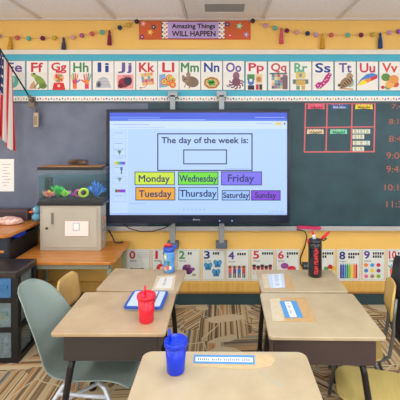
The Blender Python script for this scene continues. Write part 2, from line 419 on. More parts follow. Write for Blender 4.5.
def pic_t(f, x, y):
    f.disc(x+1, y+3, 7.2, C(150, 120, 86), 4.6, .0003, rot=-.6); f.disc(x+4.4, y-3, 3.4, C(176, 150, 116), 3.4, .0005); f.disc(x+5, y+3, 3.6, C(150, 176, 166), 5, .0002)
    for i in range(6): f.line([(x-5+i*1.9, y+8-i*2.2), (x-2.4+i*1.9, y+8.6-i*1.4)], .9, C(62, 46, 36), .0007)
    f.line([(x-6, y+9), (x+8, y+10)], 1.4, C(190, 150, 110), .0004); f.disc(x-6, y+6, 1.6, C(92, 70, 54), dy=.0007)
def pic_u(f, x, y):
    f.poly([(x-10.4, y+6), (x-7, y), (x-1, y-5), (x+5, y-6.4), (x+10, y-4.6), (x+9.6, y-2), (x, y+3)], C(76, 130, 206), .0003)
    f.poly([(x-10.4, y+6.4), (x-6, y+1), (x+1, y-1), (x+1, y+3), (x-4, y+5.6)], C(240, 216, 60), .0005); f.poly([(x-3, y+.6), (x+10, y-4.4), (x+9.8, y-1), (x+1, y+3)], C(206, 50, 66), .0006)
    f.poly([(x-3, y+.6), (x+3, y-1.6), (x+4, y+1.6), (x, y+3.4)], C(236, 140, 60), .0007)
def pic_v(f, x, y):
    for a, b, r, c in ((-4, -2, 4.6, (90, 140, 70)), (4, 0, 5, (226, 150, 80)), (-5.6, 3, 3.4, (236, 226, 200)), (0, 5, 4.6, (232, 170, 90)), (5.6, 5, 3.6, (206, 90, 60)), (-2, 8, 3, (120, 160, 80)), (2, 2, 2.6, (250, 214, 150)), (-7, 8, 2, (196, 50, 50))):
        f.disc(x+a, y+b, r, C(*c), r*.85, .0003+.0001*r)
alpha = [('Ee', 3.6, PUR, pic_e, 'teal egg'), ('Ff', 26.2, RED, pic_f, 'green frog'), ('Gg', 48, RED, pic_g, 'red gumball machine'),
         ('Hh', 70, GRN, pic_h, 'pair of painted hands'), ('Ii', 92.4, BLU, pic_i, 'gray igloo'), ('Jj', 114, PUR, pic_j, 'dark jar of jam'),
         ('Kk', 135.8, RED, pic_k, 'patchwork kite'), ('Ll', 157.4, RED, pic_l, 'coloured lollipops'), ('Mm', 179, GRN, pic_m, 'brown mouse'),
         ('Nn', 200.8, BLU, pic_n, 'nest of green eggs'), ('Oo', 222.8, PUR, pic_o, 'dusky pink octopus'), ('Pp', 245.4, (206, 36, 74), pic_p, 'puppet pictures'),
         ('Qq', 267.8, (196, 76, 80), pic_q, 'patchwork quilt'), ('Rr', 290, (96, 176, 140), pic_r, 'yellow robot'), ('Ss', 312, BLU, pic_s, 'pink spotted sock'),
         ('Tt', 334.4, PUR, pic_t, 'brown tiger'), ('Uu', 356.6, (204, 40, 84), pic_u, 'rainbow umbrella'), ('Vv', 379, (214, 70, 60), pic_v, 'heap of vegetables')]
wid = {'Ii': .58, 'Ll': .62, 'Jj': .72, 'Mm': .95, 'Ff': .62, 'Tt': .66, 'Rr': .68}
ink = mat('card_outline', (92, 90, 96), .6)
for s, x, col, fn, what in alpha:
    dy0 = .5 if s > 'Oo' else 0
    x1 = x + 21.7; y0, y1 = 60.6 + dy0, 90.2 + dy0
    f = Flat(YW - .008); f.sheet(x, y0, x1, y1, .002, M_white); f.frame(x, y0, x1, y1, .35, ink, .0004)
    cname = '%s alphabet card with a picture of a %s' % (s, what) if what[-1] != 's' and 'hands' not in what and not what.startswith(('pair', 'nest', 'heap')) else '%s alphabet card with a picture of %s' % (s, what)
    o = tag(f.build('alphabet_card', origin=wp((x + x1) / 2, y1, YW - .006)), 'white ' + cname, 'alphabet card', 'alphabet cards above the chalkboard')
    w = wid.get(s, .8) * 18.4; cx = (x + x1) / 2
    g = Flat(YW - .0088); g.text(s, cx - w / 2, y0 + 2.2, cx + w / 2, y0 + (12.4 if s in ('Gg', 'Jj', 'Pp', 'Qq') else 11.2), cm(col), bold=.32); g.build('letters', o)
    g = Flat(YW - .0087); g.rect(x + 1, y0 + 11.8, x1 - 1, y1 - .9, C(234, 230, 224)); g.Y -= .0004; fn(g, cx, y0 + 18.2); g.build('picture', o)

# ------------------------------------------------------------------ banner
bn = empty('banner', wp(194.5, 40.5, YW), 0, 'orange banner reading Amazing Things WILL HAPPEN above the alphabet strip', 'banner')
f = Flat(YW - .006); f.sheet(139, 20.8, 250.6, 39.6, .006, mat('orange_card', (206, 92, 44), .6)); f.build('backing', bn)
f = Flat(YW - .008); f.sheet(161.5, 21.6, 225, 38.6, .002, cm((188, 160, 214)))
for bx in (161.5, 218.6):
    f.rect(bx, 21.6, bx + 6.4, 38.6, M_white, .0005)
    for i in range(4):
        for j, c in enumerate(((60, 60, 90), (226, 150, 60), (206, 70, 90))): f.disc(bx + 1.1 + j * 2.1, 23.6 + i * 4.2 + (j % 2) * 1.4, .95, C(*c), dy=.0009, n=8)
f.frame(161.5, 21.4, 225, 38.8, .4, C(70, 54, 60), .0011)
f.build('title_panel', bn)
f = Flat(YW - .009); f.text('Amazing Things', 172, 23.8, 215, 29.6, C(26, 22, 34), bold=.2); f.text('WILL HAPPEN', 172, 31, 215.4, 36.2, C(26, 22, 34), bold=.2); f.build('lettering', bn)
for x, y, r, c, nm in ((143.2, 23.6, 3.4, (240, 160, 160), 'pink'), (153.6, 27, 3.3, (44, 52, 92), 'navy'), (150.2, 32.2, 3.6, (238, 176, 60), 'yellow'), (142, 37, 3.2, (140, 44, 110), 'purple'),
                       (227.6, 24.2, 3.3, (44, 60, 110), 'navy'), (239.4, 26, 3.6, (150, 214, 180), 'mint'), (230, 35.4, 3, (226, 70, 90), 'red'), (246.2, 34.6, 3.2, (190, 150, 200), 'lilac')):
    f = Flat(YW - .0072); f.star(x, y, r, C(*c), rot=.3); f.disc(x, y, .7, M_white, dy=.0004, n=8); tag(f.build('star', bn), nm + ' paper star')

# ------------------------------------------------------------------ garlands
string_m = mat('twine', (214, 170, 110), .8)
def garland(label, balls, tassels, ends):
    Y = YW - .022
    r = empty('garland', wp((ends[0][0] + ends[-1][0]) / 2, 40, Y), 0, label, 'garland', 'felt ball garlands')
    pts = sorted([(b[0], b[1]) for b in balls] + [(t[0], t[1]) for t in tassels] + list(ends))
    MB().tube([wp(x, y, Y) for x, y in pts], .0022, string_m, 6).build('string', r)
    for x, y, c, nm in balls:
        tag(MB().ball(wp(x, y, Y), .0225, mat('felt_' + nm.replace(' ', '_'), c, .95), 14, 8, .04).build('felt_ball', r), nm + ' felt ball')
    for x, y0, y1, c, nm in tassels:
        m = mat('tassel_' + nm, c, .9, noise=.25, nscale=90); a = wp(x, y0, Y); h = (y1 - y0) * Y / F
        t = MB().lathe([(.004, 0), (.010, -.012), (.013, -.03), (.0095, -.036), (.017, -.06), (.022, -h), (.004, -h - .003)], a, m, 14)
        tag(t.build('tassel', r), nm + ' thread tassel')
LAV, ROSE, TEA, PLUM, OLI, MAU, DKB = (196, 150, 190), (200, 90, 100), (96, 178, 164), (116, 26, 84), (196, 168, 60), (214, 160, 160), (34, 58, 90)
garland('string of felt balls and tassels hung left of the orange banner',
        [(-1, 36, LAV, 'lavender'), (17, 37.6, ROSE, 'rose'), (28.6, 38.4, TEA, 'teal'), (42.6, 38.2, PLUM, 'plum'), (54.5, 38, OLI, 'olive'), (73, 37.2, MAU, 'dusty pink'),
         (81.8, 35.4, (168, 90, 140), 'mauve'), (92.2, 33.8, ROSE, 'rose'), (102, 32.2, TEA, 'teal'), (119.8, 27.6, DKB, 'dark blue'), (128.8, 25.2, OLI, 'olive'), (136.8, 21.4, (60, 50, 60), 'charcoal'),
         (-14, 35, OLI, 'olive'), (-26, 33, PLUM, 'plum')],
        [(10, 36.6, 49.4, (222, 162, 40), 'yellow'), (63.6, 37.2, 49.6, (62, 66, 96), 'navy'), (109.4, 30, 45, (140, 36, 76), 'maroon')], [(-40, 30), (138.5, 20.6)])
garland('string of felt balls and tassels hung right of the orange banner',
        [(252.8, 20.8, (60, 54, 60), 'charcoal'), (265.4, 25.4, LAV, 'lavender'), (275, 28, TEA, 'teal'), (287, 30.6, PLUM, 'plum'), (297, 32.2, MAU, 'dusty pink'), (307.6, 33.4, DKB, 'dark blue'),
         (316, 34.8, LAV, 'lavender'), (331.4, 35, ROSE, 'rose'), (348, 35, TEA, 'teal'), (361.2, 35, PLUM, 'plum'), (373.2, 34.6, OLI, 'olive'), (389.6, 32.6, LAV, 'lavender'), (398.8, 31.4, (150, 90, 170), 'violet'),
         (412, 29, TEA, 'teal')],
        [(281.4, 28, 43.6, (226, 90, 110), 'pink'), (322.6, 33.6, 48.6, (226, 178, 60), 'yellow'), (380.4, 32.6, 48.2, (36, 76, 140), 'blue')], [(251, 20), (430, 25)])

# ------------------------------------------------------------------ board contents
notice = Flat(Yb - .003); notice.sheet(-16, 159, 14, 191.4, .002, M_white)
for i in range(8): notice.line([(2 + (i % 2) * 1.5, 164.4 + i * 3), (11 - (i * 7 % 5), 164.4 + i * 3)], .5, C(170, 164, 160), .0005)
tag(notice.build('paper_notice', origin=wp(0, 191, Yb)), 'white paper notice stuck on the gray chalkboard below the flag', 'notice')
tape = mat('pink_tape', (206, 104, 110), .6)
f = Flat(Yb - .0015)
for pts, w in (([(305.6, 103.4), (304.4, 152)], 1.5), ([(327.2, 103.4), (326, 152)], 1.4), ([(352.2, 103.4), (351, 152)], 1.5), ([(375, 103.4), (374, 152)], 1.5),
               ([(304.8, 103.9), (375.6, 103.5)], .9), ([(304.6, 127.6), (375, 126.8)], 1.3), ([(304, 152), (374.8, 151.6)], 1.4)): f.line(pts, w, tape, len(f.f) * .00008)
tag(f.build('tape_grid', origin=wp(340, 152, Yb)), 'pink tape grid of six boxes on the green chalkboard', 'tape grid')
for x0, y0, x1, y1, c, tcol, txt, nm in ((308, 104.2, 324.4, 109.2, (232, 92, 118), (120, 20, 50), 'Maya', 'pink'), (331, 104.2, 347.8, 109.2, (50, 84, 150), (196, 206, 230), 'Blue', 'blue'),
                                (355.6, 104.2, 372.4, 109.2, (236, 206, 60), (130, 100, 20), 'Yellow', 'yellow'), (307.2, 129.2, 323.4, 134, (226, 208, 170), (110, 90, 70), 'Jasmin', 'cream'), (330.4, 129.2, 346.8, 134, (124, 210, 172), (40, 110, 80), 'Rabbit', 'mint green')):
    f = Flat(Yb - .003); f.poly([(x0, y0), (x1, y0), (x1 + .4, y1), ((x0 + x1) / 2, y1 - .7), (x0 - .4, y1)], C(*c)); f.box(*[wp(x0, 0, Yb - .003)[0], wp(x1, 0, Yb - .003)[0]], Yb - .0028, Yb - .001, wp(0, y1 - .8, Yb - .003)[2], wp(0, y0 + .2, Yb - .003)[2], C(*c))
    for i in range(5): f.disc(x0 + 2 + i * (x1 - x0 - 4) / 4, y0 + .5, .6, C(*dots[(i * 3) % 7]), dy=.0004, n=8)
    vs = (x0 + 2.4, y0 + 1.3, x1 - 2.4, y1 - .9)
    rnd = random.Random(int(x0 + y0)); xx = vs[0]
    while xx < vs[2]:                                  # blurred, unreadable handwriting
        h = rnd.uniform(.3, 1); f.line([(xx, vs[3]), (xx + .35, vs[3] - (vs[3] - vs[1]) * h), (xx + .8, vs[3] - .2)], .5, C(*tcol), .0006); xx += 1.25
    tag(f.build('name_label', origin=wp((x0 + x1) / 2, y1, Yb)), '%s name label in the tape grid on the green chalkboard' % nm, 'label', 'labels in the tape grid')
rows = (('first', 129.2, (352.6, 358.6, 364.6)), ('second', 134.6, (352.6, 358.6)), ('third', 140.8, (352.8, 358.6, 364.4)), ('fourth', 146.8, (352.6, 358.4)))
ordn = ('left', 'middle', 'right')
for rn, y, xs in rows:
    for i, x in enumerate(xs):
        f = Flat(Yb - .003); f.sheet(x, y, x + 5.6, y + 4.4, .001, mat('tag_card', (214, 222, 208), .6)); f.disc(x + 2.7, y + 1.6, 1.3, C(*[(196, 170, 110), (170, 190, 170), (196, 180, 130)][(i + int(y)) % 3]), dy=.0004, n=10)
        f.line([(x + 1.2, y + 3.5), (x + 4.4, y + 3.5)], .5, C(110, 116, 106), .0004)
        pos = ordn[i] if len(xs) == 3 else ('left', 'right')[i]
        tag(f.build('picture_tag', origin=wp(x + 2.8, y + 4.4, Yb)), 'small white picture tag, %s of the %s row of tags in the tape grid' % (pos, rn), 'tag', 'picture tags in the tape grid')
chalk = mat('coral_chalk', (176, 104, 88), .9)
cw = empty('chalk_writing', wp(394, 207, Yb - .001), 0, 'column of times written in coral chalk on the green chalkboard', 'chalk writing')
for t, x0, y0, x1, y1 in (('7:45', 391.5, 103.8, 408, 108.8), ('8:15', 389, 118.8, 404.6, 124.2), ('8:45', 389, 135.6, 407, 142), ('9:00', 386.4, 152.4, 404.6, 158.8), ('9:45', 386.4, 165.8, 403.6, 172.4), ('10:15', 384.6, 184.4, 405, 190.4), ('11:30', 386.4, 201, 408, 207.4)):
    f = Flat(Yb - .0012); f.text(t, x0, y0, x1, y1, chalk); f.build('written_time', cw)
rl = MB().box(*[wp(297, 0, YW - .06)[0], wp(320.5, 0, YW - .06)[0]], YW - .052, YW - .022, wp(0, 229, YW - .06)[2] + .004, wp(0, 229, YW - .06)[2] + .03, C(206, 40, 96))
rl.v = [(x, y - .028, z - .002) for x, y, z in rl.v]
rl2 = tag(rl.build('pink_pointer', origin=wp(309, 229, YW - .06), bevel=.003), 'flat magenta pointer lying along the chalk tray', 'pointer')
rl2.rotation_euler = (0, .05, 0)

# ------------------------------------------------------------------ interactive screen
YT = 3.42
tv = empty('interactive_screen', wp(198, 223, YT + .04), 0, 'large dark-framed interactive screen showing a days of the week slide', 'screen')
f = Flat(YT); kf = f.k
f.box((106 - CX) * kf, (290 - CX) * kf, YT, YT + .08, EYE - (223.6 - CY) * kf, EYE - (109.4 - CY) * kf, mat('screen_bezel', (12, 22, 46), .28)); f.build('casing', tv, bevel=.006)
S = Flat(YT - .002); scr = (0.0,)
E = lambda *c: em(c)
S.sheet(109.8, 112.6, 287, 215, .002, em((176, 206, 250)))
S.rect(109.8, 112.6, 287, 121, E(58, 88, 214), .0004); S.rect(109.8, 116.6, 160, 118.6, E(90, 124, 232), .0007); S.rect(109.8, 118.8, 287, 121, E(74, 112, 226), .0006)
S.line([(128, 119.8), (205, 119.8)], .5, E(170, 196, 250), .0009); S.line([(255, 117.4), (285, 117.4)], .6, E(150, 176, 246), .0009)
S.rect(109.8, 121, 287, 129, E(196, 218, 252), .0004)
S.line([(113, 124.6), (150, 124.6)], .5, E(120, 150, 220), .0006); S.line([(118, 127.4), (165, 127.4)], .4, E(150, 176, 226), .0006); S.rect(275.4, 122.6, 281.6, 124.8, E(226, 196, 70), .0006); S.disc(284.6, 123.7, 1, E(70, 120, 140), dy=.0006)
S.line([(256, 123.7), (272, 123.7)], .5, E(140, 160, 200), .0006)
S.rect(110, 129.4, 128, 213, E(186, 212, 250), .0004)
for i, yy in enumerate((131, 141.5, 148, 156, 165.4, 176, 188, 194)):
    S.frame(113, yy, 126, yy + 8, .3, E(150, 176, 226), .0006)
    S.line([(115, yy + 2), (123, yy + 2)], .45, E(120, 140, 170), .0007)
S.poly([(117.4, 151), (119.2, 150.4), (121.4, 151), (119.4, 154.8)], E(64, 130, 90), .0009); S.poly([(117.4, 178), (119.2, 177.4), (122, 178), (119.4, 182)], E(110, 140, 150), .0009)
for q, cc in enumerate(((226, 190, 60), (90, 190, 70), (80, 120, 220), (110, 70, 200))): S.rect(114.6 + q * 2.6, 161.6, 117.2 + q * 2.6, 164.6, E(*cc), .0009)
for q, cc in enumerate(((40, 120, 90), (190, 60, 110), (110, 60, 200), (110, 60, 200))): S.rect(115 + q * 2.6, 189.4, 117.6 + q * 2.6, 192.4, E(*cc), .0009)
S.rect(120.4, 167, 122.6, 170.4, E(50, 80, 190), .0009); S.rect(120.8, 170.4, 122.2, 174, E(60, 140, 90), .0009)
INK = em((26, 38, 96))
S.frame(157.2, 133.2, 252.6, 171, 1.2, INK, .0008); S.frame(183.2, 149.4, 227, 164.4, 1.1, INK, .0008)
S.line([(225, 168.6), (250, 168.6)], .35, E(120, 150, 200), .0008)
S.text('The day of the week is:', 161.6, 137.2, 248, 145, INK, .001, bold=.22)
for t, x0, y0, x1, y1, c, tx in (('Monday', 134.6, 171.6, 174.8, 185.2, (196, 222, 50), (138.8, 175.2, 169.6, 184)), ('Tuesday', 135.4, 187, 175.4, 200.4, (228, 160, 48), (139, 190.4, 171.4, 199)),
                             ('Wednesday', 178, 171.6, 218.4, 185.2, (104, 216, 42), (179.4, 175.2, 217, 183.8)), ('Thursday', 178.4, 187, 218.2, 200.2, (152, 196, 250), (179.8, 190, 216.4, 198.8)),
                             ('Friday', 221, 171.4, 262, 185.4, (118, 108, 240), (228, 174.6, 254, 184)), ('Saturday', 221.8, 190.2, 250, 200.4, (150, 188, 248), (223.2, 192.4, 249, 199.6)),
                             ('Sunday', 251, 190.2, 280.6, 200.6, (128, 62, 216), (255, 192.4, 276, 199.6))):
    S.rect(x0, y0, x1, y1, E(*c), .0006); S.frame(x0, y0, x1, y1, .8, INK, .0009); S.text(t, *tx, INK, .0011, bold=.2)
S.line([(129, 203.6), (146, 203.6)], .35, E(140, 160, 200), .0006)
for i in range(6): S.disc(184 + i * 4, 209.6, .6, E(110, 130, 170), dy=.0006, n=8); S.disc(270 + i * 2.6, 211.4, .5, E(110, 130, 170), dy=.0006, n=8)
S.rect(109.8, 213, 287, 215, E(160, 188, 240), .0005)
S.build('display', tv)
f = Flat(YT - .0015); g = C(150, 158, 178)
f.rect(193, 218.8, 194.4, 220.4, g); f.rect(194.9, 218.8, 195.3, 220.4, g); f.rect(195.8, 219.2, 197, 220.4, g); f.rect(197.5, 218.8, 198, 220.4, g); f.rect(198.4, 219.3, 199.8, 220.4, g)
f.build('logo_lettering', tv)
b = MB()
for x in (219.6, 232): b.ball(wp(x, 220.8, YT), (.007, .004, .007), em((120, 170, 240)))
b.build('status_light', tv)
M_br = mat('bracket_gray', (150, 156, 160), .45, metal=.4)
for x, ln in ((172.6, 'left'), (221.6, 'right')):
    Yr = 3.505
    r = empty('mounting_rail', wp(x, 246, Yr), 0, 'gray metal mounting rail behind the screen, %s of the two' % ln, 'bracket', 'screen mounting rails')
    t = MB(); xa, xb = wp(x - 2.6, 0, Yr)[0], wp(x + 2.6, 0, Yr)[0]
    t.box(xa, xb, Yr - .003, Yr + .022, wp(0, 243, Yr)[2], wp(0, 95, Yr)[2], M_br); t.build('rail', r, bevel=.002)
    t = MB(); t.box(xa - .022, xb + .022, Yr - .003, YW - .01, wp(0, 97, Yr)[2], wp(0, 91, Yr)[2], M_br); t.build('top_hook', r, bevel=.003)
    t = MB(); t.box(xa - .03, xb + .03, Yr - .01, YW - .001, wp(0, 248.4, Yr)[2], wp(0, 242.6, Yr)[2], mat('bracket_dark', (96, 108, 124), .45, metal=.3)); t.build('foot_block', r, bevel=.003)
c = MB(); c.tube([wp(123.5, 223.6, 3.47), wp(129, 228.4, 3.47), wp(140, 231.4, 3.47), wp(153, 231.2, 3.47), wp(165, 228, 3.47), wp(172, 223.6, 3.47)], .005, M_black, 8)
tag(c.build('screen_cable', origin=wp(148, 231, 3.47)), 'black cable sagging below the screen frame', 'cable')
c = MB(); c.tube([wp(297, 229.6, 3.52), wp(304.6, 231, 3.54), wp(307, 236, 3.56), wp(305, 246, 3.575), wp(300.4, 258, 3.58), wp(300.6, 264, 3.582), wp(303, 267, 3.582)], .0055, M_black, 8)
tag(c.build('power_cable', origin=wp(303, 267, 3.58)), 'black cable hanging from the chalk tray behind the black bottle', 'cable')
oo = MB().box(wp(302.4, 0, 3.585)[0], wp(308.6, 0, 3.585)[0], 3.565, YW, wp(0, 269, 3.585)[2], wp(0, 262, 3.585)[2], C(40, 50, 66))
oo.box(wp(303.4, 0, 3.585)[0], wp(305.2, 0, 3.585)[0], 3.562, 3.566, wp(0, 266, 3.585)[2], wp(0, 264, 3.585)[2], C(120, 130, 140)); oo.box(wp(306, 0, 3.585)[0], wp(307.6, 0, 3.585)[0], 3.562, 3.566, wp(0, 266, 3.585)[2], wp(0, 264, 3.585)[2], C(120, 130, 140))
tag(oo.build('power_outlet', origin=wp(305, 269, 3.585), bevel=.002), 'dark power outlet box low on the yellow wall', 'outlet')

# ------------------------------------------------------------------ number cards
def n0(f, x, y):
    for a in (5, 14): f.line([(x+a, y+19), (x+a, y+28)], .5, C(70, 70, 76)); 
    f.line([(x+3, y+19.6), (x+17, y+19.6)], .5, C(70, 70, 76)); f.poly([(x+3, y+19.6), (x+5, y+18.6), (x+5, y+20.6)], C(50, 50, 56), .0003); f.poly([(x+17, y+19.6), (x+15, y+18.6), (x+15, y+20.6)], C(50, 50, 56), .0003)
def n1(f, x, y): f.disc(x+9, y+20, 4.4, C(196, 50, 60), 5); f.disc(x+10.6, y+20, 2.2, C(236, 190, 180), 2.8, .0004); f.line([(x+9, y+15), (x+10, y+13)], .8, C(80, 110, 60), .0005)
def n2(f, x, y): 
    for a, b in ((9, 19), (13, 22)):
        f.disc(x+a, y+b, 3, C(110, 50, 110), 3.6, rot=.7); f.disc(x+a+3, y+b-1.6, 2.4, C(140, 76, 140), 1.8, .0003); f.disc(x+a-1, y+b+2, 2.2, C(84, 36, 90), 1.6, .0004)
    f.disc(x+17.4, y+26, 2.2, C(170, 160, 110), 1.3, .0005)
def n3(f, x, y):
    for a, b in ((6.5, 17.6), (16, 15), (14.6, 24)):
        for s in (-1, 1): f.disc(x+a+s*1.9, y+b-1.2, 2.3, C(70, 150, 200), 2.9, .0003, rot=s*.5); f.disc(x+a+s*1.5, y+b+2, 1.6, C(50, 124, 180), 1.7, .0004)
        f.line([(x+a, y+b-2.6), (x+a, y+b+3)], .7, C(30, 50, 80), .0006)
def n4(f, x, y):
    for i, c in enumerate(((226, 90, 120), (120, 70, 130), (60, 120, 200), (206, 70, 60))):
        a = x+4+i*4.6; f.disc(a, y+17.6, 1.5, C(120, 76, 56), dy=.0003); f.rect(a-1.6, y+19, a+1.6, y+24, C(*c), .0004); f.rect(a-1.4, y+24, a-.3, y+28.4, C(60, 60, 90), .0004); f.rect(a+.3, y+24, a+1.4, y+28.4, C(60, 60, 90), .0004); f.line([(a-1.4, y+20), (a-2.3, y+16)], .7, C(226, 170, 130), .0005); f.line([(a+1.4, y+20), (a+2.3, y+16)], .7, C(226, 170, 130), .0005)
def n5(f, x, y):
    for i in range(5): a = x+3.4+i*4; f.disc(a, y+17+(i % 2), 2, C(80, 44, 50), 1.5, .0003); f.disc(a, y+19.4, 1.6, C(180, 50, 70), 2.2, .0002); f.rect(a-1, y+21, a+1, y+26, C(220, 200, 190), .0003)
def n6(f, x, y): f.disc(x+9, y+17, 4, C(150, 70, 150), 3, .0003); f.disc(x+16, y+20, 4.4, C(206, 40, 70), 3, .0004); f.disc(x+8, y+24, 4, C(226, 120, 60), 3, .0004)
def n7(f, x, y):
    for a, b, c in ((19, 18, (206, 40, 40)), (22, 19.6, (236, 180, 60)), (15, 20, (90, 150, 70)), (9, 22, (206, 90, 60))): f.disc(x+a, y+b, 2.4, C(*c), dy=.0003)
def n8(f, x, y):
    for i, c in enumerate(((60, 40, 130), (40, 70, 180), (40, 140, 190), (60, 160, 80), (150, 190, 60), (244, 206, 60), (236, 130, 50), (206, 36, 66))):
        a = x+3+i*2.2; f.rect(a, y+16, a+1.9, y+29, C(*c), .0003); f.poly([(a, y+16), (a+1.9, y+16), (a+.95, y+13.6)], C(*c), .0003)
def n9(f, x, y):
    for i, c in enumerate(((226, 130, 50), (80, 150, 220), (206, 40, 70), (60, 120, 190), (244, 206, 50), (130, 60, 130), (226, 100, 150), (170, 120, 90), (120, 180, 50))): f.disc(x+4.5+(i % 3)*6.2, y+16.2+(i//3)*5.6, 2.1, C(*c), 1.9, .0003)
def n10(f, x, y):
    f.poly([(x+3, y+20), (x+11, y+20), (x+10, y+29), (x+4, y+29)], C(236, 110, 60), .0004)
    for i, c in enumerate(((60, 120, 90), (80, 150, 210), (206, 60, 60), (40, 60, 70), (90, 160, 80))): f.line([(x+5+i, y+20), (x+2+i*2.4, y+14.6+abs(i-2))], 1, C(*c), .0003)
nums = [(0, 'zero', 127, (196, 40, 44), n0, 'a pair of arrows'), (1, 'one', 151.6, (200, 46, 70), n1, 'an apple'), (2, 'two', 176.6, (66, 150, 90), n2, 'purple grapes'), (3, 'three', 201.6, (44, 56, 120), n3, 'blue butterflies'),
        (4, 'four', 226, (92, 66, 150), n4, 'four children'), (5, 'five', 250.8, (206, 40, 56), n5, 'five figures'), (6, 'six', 275.6, (206, 60, 84), n6, 'yarn balls'), (7, 'seven', 311.2, (90, 150, 90), n7, 'red fruit'),
        (8, 'eight', 337, (52, 44, 120), n8, 'coloured pencils'), (9, 'nine', 361.6, (90, 60, 150), n9, 'nine paint dots'), (10, 'ten', 386.6, (196, 40, 60), n10, 'a pot of pencils')]
for n, wd, x, col, fn, what in nums:
    y0, y1 = 249.2, 280.8; x1 = x + 23.6; top = 249.2 + (.6 if n in (4, 8) else 0)
    f = Flat(YW - .004); f.sheet(x, y0, x1, y1, .003, mat('number_card_paper', (226, 228, 222), .6)); f.frame(x + .8, y0 + .8, x1 - .8, y1 - .8, .3, C(120, 140, 140), .0005)
    o = tag(f.build('number_card', origin=wp((x + x1) / 2, y1, YW)), 'white number card %d with %s, low on the yellow wall' % (n, what), 'number card', 'number cards along the wall')
    g = Flat(YW - .0056); g.text(str(n), x + (2.6 if n != 1 else 4), top + 2, x + (8 if n < 10 else 9.6) - (2 if n == 1 else 0), top + 9.4, cm(col), bold=.32); g.text(wd, x + 2.6, top + 10.8, x + 9.4, top + 12.6, C(70, 70, 90)); g.build('numeral', o)
    g = Flat(YW - .0047); g.rect(x + 2, y0 + 2, x1 - 1.6, y1 - 1.4, C(222, 226, 220)); g.Y = YW - .0056
    if n == 0:
        for i in range(6): g.line([(x + 11 + i * 2, top + 3), (x + 11 + i * 2, top + 8)], .2, C(150, 150, 154))
        for j in range(3): g.line([(x + 11, top + 3 + j * 2.5), (x + 21, top + 3 + j * 2.5)], .2, C(150, 150, 154), .0002)
    for i in range(n): g.rect(x + 11.2 + (i % 5) * 2.3, top + 3 + (i // 5) * 3.2, x + 12.9 + (i % 5) * 2.3, top + 5.4 + (i // 5) * 3.2, C(30, 30, 38))
    fn(g, x, top - .4); g.build('picture', o)

# ------------------------------------------------------------------ flag
P0 = Vector((-1.815, YW - .06, 2.0)); PD = Vector((-.149, -.25, .43))
fp = empty('flag', tuple(P0), 0, 'red white and blue flag on a slanted black pole at the left edge', 'flag')
MB().tube([P0, P0 + PD * 1.62], .0068, M_black, 8).build('pole', fp)
m = MB(); m.lathe([(.012, -.02), (.016, 0), (.014, .05)], tuple(P0 - PD * .05), mat('socket_brass', (120, 110, 100), .4, metal=.6), 12, PD.to_track_quat('Z', 'Y').to_matrix())
m.box(P0.x - .03, P0.x + .03, YW - .03, YW, P0.z - .09, P0.z + .01, mat('socket_brass', (120, 110, 100))); m.build('wall_socket', fp)
g = MB(); gx, gy, gz = wp(36.4, 108, YW - .06)
g.box(gx - .022, gx + .022, gy - .012, gy + .006, gz - .18, gz - .045, mat('tan_grip', (186, 166, 140), .6)); g.box(gx - .016, gx + .012, gy - .016, gy - .012, gz - .16, gz - .08, C(150, 130, 104))
gr = tag(g.build('hanging_clip', origin=(gx, gy, gz), bevel=.005), 'tan clip hanging from the flag pole bracket', 'clip')
h = MB().tube([(gx, gy, gz - .045), (gx - .012, gy, gz), (gx - .02, gy, gz + .04), (gx + .006, gy, gz + .055), (gx + .012, gy, gz + .01), (gx, gy, gz - .04)], .006, mat('clip_steel', (110, 104, 98), .4, metal=.5), 8); h.build('hook', gr)
fl = MB(); NS = 13; NH, NF = NS * 5, 72; t0, t1, LEN = .585, 1.12, .745
fr, fw, fb = mat('flag_red', (206, 28, 50), .8), mat('flag_white', (240, 228, 220), .8), mat('flag_blue', (52, 56, 112), .8)
gv = []
for j in range(NF + 1):
    q = j / NF
    for i in range(NH + 1):
        u = i / NH; t = t0 + (t1 - t0) * u
        p = P0 + PD * t + Vector((0, 0, -.012))
        x = p.x + .012 * math.sin(u * 17 + 1) * q - .016 * q; y = p.y + (.012 + .02 * q) * math.sin(u * 21 + 1.2 * q) + .04 * q * (1 - u)
        gv.append((x, y, p.z - LEN * q - .012 * math.sin(u * 21) * q))
for j in range(NF):
    for i in range(NH):
        st = i // 5; f4 = (j * NH + j + i, j * NH + j + i + 1, (j + 1) * NH + j + 1 + i + 1, (j + 1) * NH + j + 1 + i)
        if st >= 6 and j < NF * .46: mm = fw if (i % 5 in (1, 2, 3) and j % 4 in (1, 2) and ((i // 5) + (j // 4)) % 2 == 0) else fb
        else: mm = fr if st % 2 == 0 else fw
        k0 = fl.mi(mm); fl.f.append(f4); fl.m.append(k0); fl.s.append(True)
fl.v = gv
fl.build('flag_cloth', fp, solid=.002)

# ------------------------------------------------------------------ wooden table, cart, cabinet, tank
OAK = wood('honey_oak', (184, 108, 38), (208, 138, 60), (2, 12, 1), .28, .3)
GRNM = mat('sage_metal', (150, 158, 140), .45, metal=.2)
TZ = .63
tb = empty('wooden_table', (-1.27, 3.25, 0), 0, 'honey wood side table with gray-green metal frame holding the cabinet', 'table')
MB().slab([(-1.69, 2.965), (-.885, 2.965), (-.855, 2.995), (-.855, 3.53), (-1.69, 3.53)], TZ - .024, TZ, OAK).build('tabletop', tb, bevel=.004)
a = MB(); a.box(-1.64, -.90, 2.995, 3.012, TZ - .068, TZ - .024, GRNM); a.box(-1.64, -.90, 3.47, 3.487, TZ - .068, TZ - .024, GRNM); a.box(-.915, -.898, 3.012, 3.47, TZ - .068, TZ - .024, GRNM); a.build('apron', tb, bevel=.003)
for x in (-1.64, -.905):
    for y in (3.0, 3.455):
        MB().box(x - .015, x + .022, y, y + .035, 0, TZ - .068, GRNM).build('leg', tb, bevel=.004)
CT = .848
